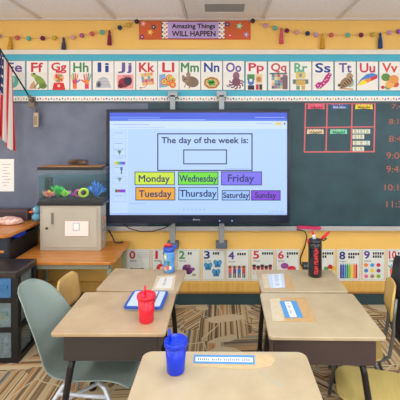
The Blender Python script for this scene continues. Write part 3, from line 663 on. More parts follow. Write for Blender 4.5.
ct = empty('media_cart', (-1.95, 3.23, 0), 0, 'dark cart with orange wood top at the left edge of the room', 'cart')
MB().slab([(-2.35, 2.965), (-1.73, 2.965), (-1.70, 3.0), (-1.66, 3.5), (-2.35, 3.5)], CT - .028, CT, OAK).build('cart_top', ct, bevel=.006)
BLK = mat('cart_black', (16, 20, 28), .45)
MB().box(-1.795, -1.715, 2.985, 3.03, .0, CT - .028, mat('cart_post', (34, 40, 52), .45)).build('post', ct, bevel=.003)
MB().box(-2.34, -2.30, 2.985, 3.03, .0, CT - .028, BLK).build('post', ct)
MB().box(-2.34, -1.72, 3.455, 3.49, .0, CT - .028, BLK).build('back_panel', ct)
MB().box(-1.735, -1.715, 3.03, 3.455, .0, .775, BLK).build('side_panel', ct)
MB().box(-2.33, -1.74, 2.975, 3.45, .70, .718, OAK).build('shelf', ct, bevel=.003)
MB().box(-2.33, -1.74, 2.99, 3.45, .08, .10, BLK).build('shelf', ct)
st = MB()
for i in range(7): st.box(-2.25 + .004 * (i % 3), -1.80 + .005 * (i % 2), 2.985, 3.25, .7185 + i * .007, .7185 + i * .007 + .0066, cm((196 - 5 * (i % 3), 204 - 4 * (i % 2), 236)))
tag(st.build('paper_stack', origin=(-2.0, 3.1, .7185)), 'stack of pale lavender paper on the cart shelf', 'paper')
MB_ = MB().box(-1.735, -1.722, 3.24, 3.30, .785, .80, C(30, 60, 190))
bx = MB().box(-1.83, -1.716, 3.14, 3.28, .7755, .808, C(26, 60, 196)); tag(bx.build('blue_box', origin=(-1.77, 3.2, .7755), bevel=.003), 'small bright blue box under the cart top', 'box')
# bag on the cart
def lump(c, r, mat_, seed, amp=.12, n=24, rings=14):
    rn = random.Random(seed); ph = [rn.uniform(0, 6) for _ in range(8)]; vs = []; fs = []
    for i in range(rings + 1):
        th = PI * i / rings
        for k_ in range(n):
            q = 2 * PI * k_ / n
            d = 1 + amp * (math.sin(3 * q + ph[0] + 2 * th) * .5 + math.sin(5 * th + ph[1] + q) * .4 + math.sin(7 * q + 4 * th + ph[2]) * .3)
            vs.append((c[0] + r[0] * d * math.sin(th) * math.cos(q), c[1] + r[1] * d * math.sin(th) * math.sin(q), max(c[2] - r[2] * .8, c[2] + r[2] * d * math.cos(th))))
    for i in range(rings):
        for k_ in range(n): fs.append((i*n+k_, (i+1)*n+k_, (i+1)*n+(k_+1) % n, i*n+(k_+1) % n))
    return MB().add(vs, fs, mat_, True)
bag = lump((-1.89, 3.31, CT + .030), (.135, .062, .036), mat('crinkled_wrap', (236, 212, 202), .3, rgb2=(206, 140, 128), nscale=26), 3, .14)
bag = tag(bag.build('snack_bag', origin=(-1.885, 3.30, CT)), 'crinkled pink and cream plastic bag lying on the cart top', 'bag')
dk = empty('toy_duck', (-1.70, 3.43, CT), 0, 'light blue toy duck with orange beak on the cart beside the aquarium', 'toy')
LB = mat('duck_blue', (110, 176, 206), .6); dx, dyy = -1.70, 3.43
MB().ball((dx, dyy, CT + .036), (.042, .04, .037), LB).ball((dx, dyy, CT + .098), (.037, .036, .038), LB).build('body', dk)
MB().ball((dx - .036, dyy - .026, CT + .088), (.022, .02, .011), C(236, 110, 30)).build('beak', dk)
MB().ball((dx - .01, dyy - .034, CT + .11), (.011, .006, .012), M_white).ball((dx - .012, dyy - .04, CT + .11), (.006, .004, .007), M_black).build('eye', dk)
b = MB().box(-2.3, -1.78, 3.42, 3.485, CT, CT + .105, mat('maroon_brown', (84, 62, 66), .5)); b.box(-2.28, -1.80, 3.416, 3.421, CT + .02, CT + .085, mat('maroon_dark', (66, 50, 56), .5))
tag(b.build('brown_case', origin=(-2.0, 3.44, CT), bevel=.006), 'long dark brown case at the back of the cart top', 'case')

BEI = mat('beige_metal', (180, 174, 158), .42, metal=.15, noise=.05, nscale=5)
yb0, yb1 = 3.245, 3.405; xl, xr = -1.58, -1.046; zc1 = TZ + .397
cb = empty('metal_cabinet', ((xl + xr) / 2, 3.32, TZ), 0, 'small beige metal cabinet standing on the wooden table under the aquarium', 'cabinet')
MB().box(xl, xr, yb0, yb1, TZ, zc1, BEI).build('body', cb, bevel=.005)
d = MB().box(xl + .028, xr - .032, yb0 - .006, yb0, TZ + .03, zc1 - .025, mat('beige_door', (186, 180, 165), .42, metal=.1, noise=.04, nscale=4)).build('door', cb, bevel=.003)
h = MB(); h.box(xl + .095, xl + .135, yb0 - .009, yb0 - .006, TZ + .20, TZ + .345, BEI); h.box(xl + .104, xl + .126, yb0 - .011, yb0 - .009, TZ + .235, TZ + .335, C(110, 106, 100)); h.build('handle_plate', d, bevel=.001)
MB().lathe([(.011, 0), (.011, .006), (.007, .008)], (xl + .064, yb0 - .006, TZ + .20), C(70, 56, 44), 14, Matrix.Rotation(PI / 2, 3, 'X')).build('lock', d)
for i in range(9):
    sd = MB().box(xr, xr + .001, 3.29 + (i % 3) * .03, 3.31 + (i % 3) * .03, TZ + .05 + (i // 3) * .1, TZ + .08 + (i // 3) * .1, C(*dots[i % 7])); sd.build('magnet', cb)
sw = MB().box(-1.355, -1.148, yb0 - .016, yb0 - .0062, TZ + .132, TZ + .262, mat('glow_white', (238, 228, 222), .4)); sw.box(-1.358, -1.145, yb0 - .010, yb0 - .0062, TZ + .129, TZ + .265, C(196, 140, 130))
sw = tag(sw.build('push_light', origin=(-1.25, yb0, TZ + .13), bevel=.004), 'white stick-on switch plate on the beige cabinet door', 'switch')
t_ = MB().box(-1.278, -1.232, yb0 - .019, yb0 - .016, TZ + .188, TZ + .244, C(250, 246, 240)); t_.build('switch_button', sw, bevel=.003)
f = MB().box(-1.284, -1.226, yb0 - .017, yb0 - .016, TZ + .182, TZ + .25, C(150, 160, 186)); f.build('switch_frame', sw)

ZT0 = zc1 + .001; ZT1 = ZT0 + .335; ta, tbx, ty0, ty1 = -1.60, -1.022, 3.235, 3.40
aq = empty('aquarium', ((ta + tbx) / 2, 3.32, ZT0), 0, 'glass aquarium with black rim standing on the beige metal cabinet', 'aquarium')
MB().box(ta, tbx, ty0, ty1, ZT0, ZT0 + .026, M_black).build('base_rim', aq, bevel=.003)
r_ = MB(); zz0, zz1 = ZT1 - .024, ZT1
r_.box(ta, tbx, ty0, ty0 + .012, zz0, zz1, M_black); r_.box(ta, tbx, ty1 - .012, ty1, zz0, zz1, M_black); r_.box(ta, ta + .012, ty0 + .012, ty1 - .012, zz0, zz1, M_black); r_.box(tbx - .012, tbx, ty0 + .012, ty1 - .012, zz0, zz1, M_black)
r_.build('top_rim', aq, bevel=.002)
GL = glassy('tank_glass', (251, 254, 254), .015)
for q, (a0, a1, b0, b1) in enumerate(((ta + .003, tbx - .003, ty0 + .003, ty0 + .007), (ta + .003, tbx - .003, ty1 - .007, ty1 - .003), (ta + .003, ta + .007, ty0 + .007, ty1 - .007), (tbx - .007, tbx - .003, ty0 + .007, ty1 - .007))):
    MB().box(a0, a1, b0, b1, ZT0 + .026, zz0, GL).build('glass_pane', aq)
MB().box(ta + .009, tbx - .009, ty0 + .009, ty1 - .009, ZT0 + .07, ZT1 - .075, glassy('tank_water', (220, 240, 240), .015, .1)).build('water', aq)
gv_ = MB().box(ta + .008, tbx - .008, ty0 + .008, ty1 - .008, ZT0 + .0265, ZT0 + .058, mat('black_gravel', (26, 24, 30), .7)); rn = random.Random(4)
for i in range(420):
    gv_.ball((rn.uniform(ta + .016, tbx - .016), rn.uniform(ty0 + .015, ty1 - .015), ZT0 + .058), rn.uniform(.004, .009), cm(((24, 22, 28), (40, 38, 46), (30, 26, 40), (70, 40, 76))[0 if rn.random() < .6 else rn.randrange(4)], .4), 6, 4)
tag(gv_.build('gravel', aq), kind='stuff')
MB().box(ta + .02, ta + .075, ty1 - .07, ty1 - .02, ZT0 + .10, ZT0 + .235, mat('filter_dark', (36, 46, 50), .5)).build('filter', aq, bevel=.006)
wl = MB().box(ta + .015, tbx - .02, ty0 + .012, ty1 - .02, ZT1 + .0005, ZT1 + .010, wood('lid_wood', (150, 104, 62), (178, 128, 80), (2, 14, 1), .5)); wl.build('lid', aq, bevel=.003)
lgx = MB(); zl = ZT1 + .036
for i in range(3): lgx.tube([(-1.365 + .006 * i, 3.335, zl - .002), (-1.33, 3.335, zl + .005), (-1.25, 3.335, zl + .002), (-1.20 - .004 * i, 3.335, zl - .001)], [.018 - .002 * i, .026, .025, .022 - .002 * i], mat('driftwood', (116, 92, 74), .7, noise=.5, nscale=30), 12)
lgx = tag(lgx.build('driftwood_log', origin=(-1.28, 3.335, ZT1 + .010)), 'short brown log lying on top of the aquarium lid', 'log')
def coral(name, label, cat, x, y, cols, n, h, spread, seed, w=.006):
    r = random.Random(seed); mb = MB(); z = ZT0 + .06
    for i in range(n):
        a = (i / (n - 1) - .5) * spread; c = cm(cols[i % len(cols)], .5); l = h * r.uniform(.7, 1)
        p1 = (x + math.sin(a) * l * .5, y + r.uniform(-.012, .012), z + math.cos(a) * l * .55); p2 = (x + math.sin(a * 1.2) * l, p1[1], z + math.cos(a) * l)
        mb.tube([(x, y, z), p1, p2], [w, w * .9, w * .5], c, 6)
        for s in (-.5, .5):
            mb.tube([p1, (p1[0] + math.sin(a + s) * l * .4, p1[1], p1[2] + math.cos(a + s) * l * .4)], [w * .8, w * .4], c, 6)
    return tag(mb.build(name, origin=(x, y, z)), label, cat, 'aquarium ornaments')
coral('plastic_coral', 'orange and pink plastic coral at the left end of the aquarium', 'ornament', -1.525, 3.29, ((240, 110, 70), (244, 160, 90), (236, 90, 130), (246, 200, 90)), 7, .078, 2.0, 1, .008)
coral('plastic_plant', 'bright green plastic plant in the aquarium', 'ornament', -1.455, 3.32, ((60, 190, 60), (40, 160, 50)), 6, .115, 1.1, 2, .009)
coral('plastic_plant', 'yellow-green plastic plant in the aquarium', 'ornament', -1.385, 3.31, ((150, 206, 50), (190, 216, 70)), 5, .085, 1.5, 3, .008)
coral('plastic_coral', 'magenta plastic coral behind the yellow-green plant in the aquarium', 'ornament', -1.36, 3.345, ((206, 60, 160), (170, 50, 150)), 5, .06, 2.2, 5, .008)
coral('plastic_plant', 'blue plastic plant with long fronds at the right end of the aquarium', 'ornament', -1.105, 3.32, ((50, 110, 210), (60, 140, 220), (40, 90, 190)), 8, .15, 1.5, 8, .009)
def ring(name, label, x, y, R, r, col, tilt=0):
    pts = [(x + R * math.cos(2 * PI * i / 20), y + tilt * math.cos(2 * PI * i / 20), ZT0 + .062 + R + r * .6 + R * math.sin(2 * PI * i / 20)) for i in range(21)]
    return tag(MB().tube(pts, r, cm(col, .4), 8, cap=False).build(name, origin=(x, y, ZT0 + .06)), label, 'ornament', 'aquarium ornaments')
ring('ring_ornament', 'magenta ring ornament in the aquarium', -1.268, 3.31, .027, .011, (226, 60, 150))
ring('ring_ornament', 'yellow ring ornament in the aquarium', -1.215, 3.295, .033, .012, (222, 226, 50), .01)
c = MB().tube([(-1.035, 3.44, TZ + .13), (-1.0, 3.45, TZ + .06), (-.985, 3.455, TZ + .012), (-.94, 3.46, TZ + .007), (-.91, 3.48, TZ + .007)], .0065, M_black, 8)
tag(c.build('aquarium_cable', origin=(-.95, 3.46, TZ)), 'black cable lying on the wooden table beside the cabinet', 'cable')

# ------------------------------------------------------------------ drawer cart
dx0, dx1, dyF, dyB, dH = -1.95, -1.46, 2.68, 2.955, .665
dc = empty('drawer_cart', (-1.7, 2.82, 0), 0, 'black plastic drawer unit with clear drawers at the left edge', 'drawer unit')
MB().slab([(dx0, dyF), (dx1 - .02, dyF), (dx1, dyF + .03), (dx1, dyB), (dx0, dyB)], dH - .05, dH, mat('cart_top_black', (44, 40, 42), .3, coat=.3)).build('top', dc, bevel=.008)
BP = mat('unit_black', (14, 20, 28), .4)
for x0_, x1_, y0_, y1_ in ((dx1 - .055, dx1 - .004, dyF + .004, dyF + .05), (dx1 - .04, dx1 - .004, dyB - .04, dyB), (dx0, dx0 + .05, dyF + .004, dyF + .05), (dx0, dx0 + .04, dyB - .04, dyB)):
    MB().box(x0_, x1_, y0_, y1_, 0, dH - .05, BP).build('post', dc, bevel=.004)
for z in (.0, .222, .435):
    s_ = MB(); s_.box(dx0, dx1 - .002, dyF + .002, dyF + .02, z, z + .036, BP); s_.box(dx0, dx1 - .002, dyB - .02, dyB, z, z + .036, BP); s_.box(dx1 - .022, dx1 - .002, dyF + .02, dyB - .02, z, z + .036, BP); s_.box(dx0 + .02, dx1 - .022, dyF + .02, dyB - .02, z, z + .012, BP); s_.build('frame_rail', dc)
clr = glassy('clear_plastic', (206, 220, 224), .20, .2); blu = glassy('blue_clear_plastic', (96, 158, 214), .5, .25)
for z, m_, nm in ((.037, clr, 'clear'), (.259, clr, 'clear'), (.472, blu, 'blue tinted')):
    d = MB(); h_ = .18 if z < .4 else .14
    d.box(dx0 + .05, dx1 - .058, dyF + .004, dyF + .009, z, z + h_, m_); d.box(dx1 - .028, dx1 - .025, dyF + .05, dyB - .045, z, z + h_, m_ if z < .4 else clr); d.box(dx0 + .05, dx1 - .03, dyF + .02, dyB - .03, z + .0005, z + .003, m_)
    d = tag(d.build('drawer', dc), nm + ' plastic drawer')
    MB().box(dx0 + .08, dx1 - .08, dyF - .006, dyF + .004, z + h_ * .5, z + h_ * .5 + .02, clr if z < .4 else blu).build('drawer_lip', d)
it = MB().box(-1.80, -1.54, 2.72, 2.86, .263, .38, mat('craft_box', (150, 190, 190), .6)); it.box(-1.78, -1.56, 2.719, 2.7205, .285, .335, C(226, 206, 110)); it.box(-1.72, -1.62, 2.7185, 2.7195, .30, .32, C(120, 180, 90))
tag(it.build('craft_box', origin=(-1.67, 2.79, .262)), 'pale box in the middle drawer of the black drawer unit', 'box')
for i in range(4):
    b = MB().lathe([(.016, 0), (.017, .09), (.012, .10), (.010, .115), (.002, .118)], (-1.78 + .066 * i, 2.74, .042), mat('glue_white', (220, 224, 228), .4), 14)
    tag(b.build('glue_bottle', origin=(-1.78 + .066 * i, 2.74, .042)), 'white bottle in a row inside the bottom drawer of the drawer unit', 'bottle', 'white bottles in the bottom drawer')
b = MB().box(-1.82, -1.53, 2.79, 2.84, .042, .19, C(120, 140, 170)); tag(b.build('storage_box', origin=(-1.67, 2.81, .042)), 'gray-blue box in the bottom drawer behind the white bottles', 'box')

# ------------------------------------------------------------------ desks
DESK = .62
DTOP = mat('desk_laminate', (192, 167, 132), .34, rgb2=(178, 152, 118), nscale=7)
DTOP2 = mat('desk_laminate_pale', (196, 180, 148), .34, rgb2=(184, 166, 134), nscale=7)
def tape_m(name, rgb, rgb2): return mat(name, rgb, .5, rgb2=rgb2, nscale=30)
def desk(label, corners, top_m, boxm, box_in=(.06, .05), th=.02, legs=(.14, .05), lift=0.0, rad=.02, splay=.075):
    # corners: front-left, front-right, back-right, back-left in world XY
    cx = sum(c[0] for c in corners) / 4; cy = sum(c[1] for c in corners) / 4
    ux = Vector(((corners[1][0] - corners[0][0] + corners[2][0] - corners[3][0]) / 2, (corners[1][1] - corners[0][1] + corners[2][1] - corners[3][1]) / 2))
    w = ux.length; ang = math.atan2(ux.y, ux.x)
    vy = Vector(((corners[3][0] - corners[0][0] + corners[2][0] - corners[1][0]) / 2, (corners[3][1] - corners[0][1] + corners[2][1] - corners[1][1]) / 2)); d = vy.length
    Z = DESK + lift
    r = empty('school_desk', (cx, cy, 0), ang, label, 'desk', 'school desks')
    MB().slab(rrect(w, d, rad), Z - th, Z, top_m).build('desktop', r, local=True, bevel=.005, bseg=3)
    bx0, bx1, by0, by1 = -w / 2 + box_in[0], w / 2 - box_in[1], -d / 2 + .015, d / 2 - .015; bz = Z - th - .135
    b = MB()                                           # book box: tray, back and two side walls, open towards the seat
    b.box(bx0, bx1, by0, by1, bz, bz + .006, boxm); b.box(bx0, bx1, by0, by0 + .006, bz + .006, Z - th, boxm); b.box(bx0, bx1, by1 - .006, by1, bz + .006, Z - th, boxm)
    b.box(bx1 - .006, bx1, by0 + .006, by1 - .006, bz + .006, Z - th, boxm) if corners[0][0] < -.5 else b.box(bx0, bx0 + .006, by0 + .006, by1 - .006, bz + .006, Z - th, boxm)
    b.build('book_box', r, local=True, bevel=.003)
    for sx in (-1, 1):
        for sy in (-1, 1):
            x = bx0 + .03 if sx < 0 else bx1 - .055; y = by0 + .03 if sy < 0 else by1 - .03
            L_ = MB().tube([(x - sx * .01, y, bz), (x, y + sy * .01, bz - .05), (x + sx * .02, y + (-splay * .66 if sy < 0 else .008), .22), (x + sx * .03, y + (-splay if sy < 0 else .012), .03)], .0175, M_dkmetal, 10).build('leg', r, local=True)
            MB().lathe([(.022, 0), (.024, .012), (.018, .032), (.006, .036)], (x + sx * .031, y + (-splay - .002 if sy < 0 else .012), 0), M_black, 12).build('foot', L_, local=True)
    return r, ang, (cx, cy), w, d
BOXL = mat('box_charcoal', (62, 58, 58), .4, metal=.15); BOXR = mat('box_brown', (76, 62, 62), .4, metal=.15)
dFL = desk('school desk at front left, holding the red tumbler and blue tablet', [(-.885, 1.935), (-.275, 1.955), (-.30, 2.435), (-.905, 2.455)], DTOP, BOXL, (.065, .04))
dBL = desk('school desk at back left, holding the blue bottle near the wooden table', [(-.843, 2.475), (-.285, 2.45), (-.25, 2.83), (-.805, 2.87)], DTOP, BOXL, splay=.012)
dFR = desk('school desk at front right with a brown tape patch and blue name tag', [(.253, 1.915), (.853, 1.905), (.878, 2.42), (.262, 2.43)], DTOP2, BOXR, (.025, .05))
dBR = desk('school desk at back right, holding the tall black bottle', [(.272, 2.45), (.850, 2.45), (.858, 2.835), (.278, 2.84)], DTOP2, BOXR, (.025, .05), splay=.012)
dN = desk('large pale school desk nearest the viewer, holding the blue tumbler', [(-.375, 1.22), (.415, 1.22), (.405, 1.785), (-.363, 1.795)], DTOP2, BOXL, rad=.045)

def on_desk(px, py): return plane_pt(px, py, DESK)
def patch(name, pts, m, z, th=.0008):
    w_ = [plane_pt(x, y, DESK) for x, y in pts]
    return MB().slab([(p[0], p[1]) for p in w_], z, z + th, m)
def tape_label(label, residue, film, tapes, marks, cat='name tag', outl=None, base_m=None):
    cx, cy = on_desk(sum(p[0] for p in tapes[0][0]) / 4, sum(p[1] for p in tapes[0][0]) / 4)[:2]
    r = empty('name_tag', (cx, cy, DESK), 0, label, cat, 'name tags taped on desks')
    z = DESK + .0004
    if residue: patch('x', residue, base_m, z).build('brown_tape', r); z += .0009
    if film: patch('x', film, tape_m('clear_tape', (214, 200, 172), (206, 190, 160)), z).build('clear_tape', r); z += .0009
    for pts, m in tapes: patch('x', pts, m, z).build('tag_strip', r); z += .0009
    if marks:
        mk = MB()
        for pts, m in marks:
            q = [plane_pt(x, y, DESK) for x, y in pts]; mk.slab([(p[0], p[1]) for p in q], z, z + .0003, m)
        mk.build('lettering', r)
    return r
BTAPE = cm((84, 152, 216), .5); WTAG = cm((232, 236, 240), .5); TAN = tape_m('tan_tape', (196, 160, 108), (206, 172, 120)); TAN2 = tape_m('tan_residue', (206, 180, 136), (214, 190, 148))
def lerp(a, b, t): return (a[0] + (b[0] - a[0]) * t, a[1] + (b[1] - a[1]) * t)
def sub(quad, u0, v0, u1, v1):
    tl, tr, br, bl = quad
    P_ = lambda u, v: lerp(lerp(tl, tr, u), lerp(bl, br, u), v)
    return [P_(u0, v0), P_(u1, v0), P_(u1, v1), P_(u0, v1)]
def scrib(quad, n, m, u0=.08, u1=.92, v0=.3, v1=.7, vert=False):
    out = []
    rn = random.Random(n)
    for i in range(n):
        a = u0 + (u1 - u0) * i / n
        if rn.random() < .86:
            h0 = v0 + (v1 - v0) * rn.uniform(0, .4)
            out.append((sub(quad, v0 if not vert else a, a if not vert else h0, v1 - .1 * rn.random(), a + .5 * (u1 - u0) / n) if not vert else sub(quad, a, h0, a + .55 * (u1 - u0) / n, v1), m))
    return out
qN = [(194, 355), (254.4, 355.6), (254.8, 364.8), (193.4, 363.6)]
tape_label('blue and white name strip taped on the nearest desk', [(194.6, 354.2), (271, 354.6), (275.5, 360), (271.6, 366.4), (250, 369.6), (192.6, 366.4)], None,
           [(qN, BTAPE), (sub(qN, .03, .28, .97, .78), WTAG)], scrib(qN, 26, C(120, 136, 160), .07, .93, .38, .68, True), base_m=TAN2)
qF = [(279.4, 301.6), (296, 301.2), (303.4, 317.8), (285.4, 318.4)]
tape_label('blue and white name tag on brown tape on the front right desk', [(269.6, 298.4), (305, 297.4), (317, 322), (273.4, 321.6)], [(269.4, 299), (280, 298.4), (284.6, 321), (272.8, 321.6)],
           [(qF, BTAPE), (sub(qF, .28, .05, .66, .97), WTAG)], scrib(qF, 15, C(150, 166, 186), .1, .9, .36, .58), base_m=TAN)
qB = [(267.6, 274.6), (283.6, 273.8), (285.2, 288), (270.6, 288.6)]
tape_label('pale blue name tag on tan tape on the back right desk', [(262.4, 273.8), (287.4, 273.4), (296, 288.8), (264.6, 289)], [(261.6, 274.2), (269, 274), (271, 288), (264, 288.4)],
           [(qB, cm((196, 214, 236), .4)), (sub(qB, .25, .05, .8, .97), cm((222, 232, 244), .4))], scrib(qB, 13, C(166, 184, 208), .1, .9, .36, .7), base_m=TAN)
qL = [(160.4, 277.8), (173.4, 276.4), (171, 288.4), (154.6, 288.8)]
tape_label('plain white name tag under clear tape on the back left desk', [(157, 276), (176, 275), (173.4, 290.4), (151.6, 290.8)], None, [(qL, cm((228, 226, 218), .4))], scrib(qL, 12, C(150, 146, 140), .12, .9, .4, .6), base_m=tape_m('clear_tape', (214, 200, 172), (206, 190, 160)))
st = MB(); q = [on_desk(258, 370), on_desk(272, 381), on_desk(283, 386)]
for a_, b_, w_ in ((q[0], q[1], .003), (q[1], q[2], .006)):
    a_, b_ = Vector(a_), Vector(b_); n_ = Vector((-(b_ - a_).y, (b_ - a_).x, 0)).normalized() * w_
    st.slab([(p.x, p.y) for p in (a_ - n_, b_ - n_, b_ + n_, a_ + n_)], DESK + .0002, DESK + .0005, C(176, 178, 160))
st.build('pen_mark', dN[0])
_pm = [o for o in dN[0].children if o.name.startswith('pen_mark')][0]
_pm.matrix_parent_inverse = (Matrix.Translation(dN[0].location) @ Matrix.Rotation(dN[1], 4, 'Z')).inverted() @ Matrix.Translation(dN[0].location)

# ------------------------------------------------------------------ tumblers and bottles
def tumbler(label, px, py, col, colname, R=.0525, H=.15, sdx=-.01, sdy=0):
    x, y, z = on_desk(px, py); z += .0006
    r = empty('tumbler', (x, y, z), 0, label, 'cup', 'lidded straw tumblers')
    m = mat(colname + '_plastic', col, .32); m2 = mat(colname + '_lid', col, .3)
    MB().lathe([(R * .70, 0), (R * .74, .004), (R * .80, .05), (R * .90, H - .022)], (x, y, z), m, 36).build('cup', r)
    MB().lathe([(R * .95, H - .0215), (R, H - .018), (R * .99, H - .002), (R * .92, H + .002), (R * .88, H - .004), (R * .4, H - .003)], (x, y, z), m2, 36).build('lid', r)
    MB().tube([(x + sdx, y, z + H - .003), (x + sdx * 1.2, y, z + H + .046)], .0062, m, 12).build('straw', r)
    return r
tumbler('red plastic tumbler with red straw on the front left desk', 146.4, 321, (226, 34, 56), 'red', .0535, .15, -.006)
tumbler('blue plastic tumbler with blue straw on the nearest desk', 175.8, 371, (8, 52, 210), 'blue', .0525, .138, -.024)

x, y, z = on_desk(169.2, 271.6); z += .0006
bb = empty('water_bottle', (x, y, z), 0, 'light blue water bottle with cartoon print and red lid on the back left desk', 'bottle')
MB().lathe([(0.0392, 0), (0.0436, .006), (0.0436, .05), (0.0398, .075), (0.0436, .10), (0.0436, .150), (0.0371, .156)], (x, y, z), mat('bottle_blue', (74, 140, 214), .3, rgb2=(110, 170, 224), nscale=24), 30).build('bottle_body', bb)
MB().lathe([(.041, .1565), (.044, .16), (.044, .182), (.036, .188)], (x, y, z), mat('cap_blue', (44, 84, 190), .4), 30).build('cap', bb)
MB().tube([(x - .034, y - .01, z + .194), (x - .01, y - .012, z + .206), (x + .022, y - .012, z + .199)], [.009, .014, .009], cm((210, 40, 50), .4), 10).build('spout', bb)
MB().box(x + .022, x + .052, y - .016, y + .016, z + .176, z + .198, mat('cap_blue', (44, 84, 190))).build('cap_clip', bb, bevel=.005)
dcl = MB()
def on_cyl(mb, cx_, cy_, R_, a0, a1, z0, z1, m, n=6):
    vs = []
    for i in range(n + 1):
        a = math.radians(a0 + (a1 - a0) * i / n); vs += [(cx_ + R_ * math.sin(a), cy_ - R_ * math.cos(a), z0), (cx_ + R_ * math.sin(a), cy_ - R_ * math.cos(a), z1)]
    mb.add(vs, [(2*i, 2*i+2, 2*i+3, 2*i+1) for i in range(n)], m, True)
for a0, a1, z0, z1, c in ((-50, -20, .095, .145, (206, 196, 90)), (-44, -26, .11, .13, (240, 236, 220)), (-30, 6, .03, .06, (206, 110, 90)), (-50, -20, .02, .045, (226, 170, 120)), (8, 30, .03, .055, (226, 226, 220)), (-10, 12, .06, .09, (60, 130, 90))):
    on_cyl(dcl, x, y, .0442, a0, a1, z + z0, z + z1, C(*c))
dcl.build('print', bb)

x, y, z = on_desk(315, 275.8); z += .0006
sb = empty('sports_bottle', (x, y, z), 0, 'tall black sports bottle with red lettering and red spout on the back right desk', 'bottle')
BB = mat('bottle_black', (24, 24, 30), .25, coat=.4)
MB().lathe([(.043, 0), (.049, .006), (.050, .06), (.049, .20), (.050, .235), (.046, .245)], (x, y, z), BB, 32).build('bottle_body', sb)
MB().lathe([(.047, .2455), (.049, .25), (.047, .266), (.034, .272)], (x, y, z), mat('cap_black', (34, 36, 44), .45), 30).build('cap', sb)
MB().tube([(x - .004, y, z + .268), (x - .012, y, z + .30), (x - .014, y, z + .308)], [.014, .012, .010], C(222, 226, 232), 12).build('spout', sb)
MB().tube([(x - .013, y, z + .304), (x - .02, y, z + .332)], [.011, .008], C(214, 40, 52), 12).build('spout_tip', sb)
MB().tube([(x + .038, y, z + .262), (x + .07, y, z + .29), (x + .106, y, z + .322)], [.008, .012, .008], cm((206, 30, 44), .4), 10).build('flip_lid', sb)
MB().tube([(x + .030, y, z + .268), (x + .062, y - .01, z + .262), (x + .084, y, z + .27), (x + .06, y + .008, z + .28)], .006, M_black, 8).build('carry_loop', sb)
MB().box(x - .056, x - .044, y - .012, y + .012, z + .236, z + .268, cm((206, 30, 44), .4)).build('button', sb, bevel=.003)
tx = MB(); RL = cm((222, 44, 58), .5); zq = z + .03
for word in (3, 6):                                    # unreadable blocky characters running up the bottle
    for c_ in range(word):
        on_cyl(tx, x, y, .0506, -20, 12, zq, zq + .0055, RL, 4)
        on_cyl(tx, x, y, .0506, *((-20, -11), (3, 12), (-8, 0))[(c_ + word) % 3], zq + .0055, zq + .0135, RL, 2)
        on_cyl(tx, x, y, .0506, -20 + 6 * (c_ % 2), 12 - 8 * (c_ % 2), zq + .0135, zq + .0175, RL, 4)
        zq += .0195
    zq += .012
tx.build('lettering', sb)

# tablet
q = [on_desk(125.4, 307.6), on_desk(163.6, 306.4), on_desk(170.2, 290.6), on_desk(134.6, 290.6)]
cx = sum(p[0] for p in q) / 4; cy = sum(p[1] for p in q) / 4
tbr = empty('tablet', (cx, cy - .055, DESK + .0006), math.radians(-2), 'tablet in a blue case lying on the front left desk', 'tablet')
w_, d_ = .232, .235
MB().slab(rrect(w_ - .012, d_ - .012, .02), .0, .012, mat('tablet_gray', (150, 156, 164), .4)).build('back_shell', tbr, local=True, bevel=.003)
MB().slab(rrect(w_, d_, .022), .0122, .024, cm((28, 78, 180), .4)).build('case', tbr, local=True, bevel=.004)
MB().slab(rrect(w_ - .034, d_ - .034, .008), .0241, .0252, mat('tablet_screen', (196, 214, 238), .15)).build('screen', tbr, local=True)
MB().box(w_ / 2 - .062, w_ / 2 - .056, -.08, .09, .0253, .0295, cm((70, 90, 130), .4)).build('stylus', tbr, local=True, bevel=.001)

# ------------------------------------------------------------------ chairs
def shell_chair(label, loc, rz, sz=.36):
    r = empty('shell_chair', loc, rz, label, 'chair')
    # local: faces +X. profile from seat front to top of back
    prof = [(.268, sz - .03, .165), (.255, sz - .004, .18), (.17, sz + .004, .188), (.06, sz - .008, .194), (-.06, sz - .014, .199), (-.14, sz + .0, .206), (-.20, sz + .05, .225), (-.25, sz + .13, .212),
            (-.315, sz + .23, .194), (-.378, sz + .325, .170), (-.422, sz + .395, .142), (-.448, sz + .435, .105), (-.459, sz + .455, .055)]
    NW = 12; vs = []; fs = []
    for i, (px_, pz, hw) in enumerate(prof):
        for j in range(NW + 1):
            u = -1 + 2 * j / NW; q = abs(u) ** 2.6
            back = min(1, max(0, (i - 5) / 3)); dish = .042 * q
            rise = .03 * q if i >= 2 else .0
            vs.append((px_ + back * dish * (1.5 if i < 11 else .6), hw * u, pz + (1 - back) * rise))
    for i in range(len(prof) - 1):
        for j in range(NW): fs.append((i*(NW+1)+j, i*(NW+1)+j+1, (i+1)*(NW+1)+j+1, (i+1)*(NW+1)+j))
    MB().add(vs, fs, mat('shell_gray', (136, 152, 146), .34), True).build('shell', r, local=True, solid=.008, sub=1)
    WM = mat('white_tube', (206, 214, 226), .3, metal=.2)
    for sx in (-1, 1):
        for sy in (-1, 1):
            MB().tube([(sx * .05, sy * .10, sz - .03), (sx * .12, sy * .14, sz - .05), (sx * .17, sy * .17, .19), (sx * .215, sy * .20, .012)], .012, WM, 10).build('leg', r, local=True)
    for sy in (-1, 1): MB().tube([(-.143, sy * .154, .235), (.143, sy * .154, .235)], .011, WM, 10).build('stretcher', r, local=True)
    MB().tube([(-.165, -.165, .165), (-.05, -.06, .19), (.05, .06, .19), (.165, .165, .165)], .010, WM, 10).build('cross_brace', r, local=True)
    MB().box(-.12, .12, -.12, .12, sz - .032, sz - .022, M_dkmetal).build('mount_plate', r, local=True, bevel=.003)
    return r
shell_chair('gray-green plastic shell chair with white legs at the left desks', (-.735, 2.18, 0), math.radians(-6), .32)

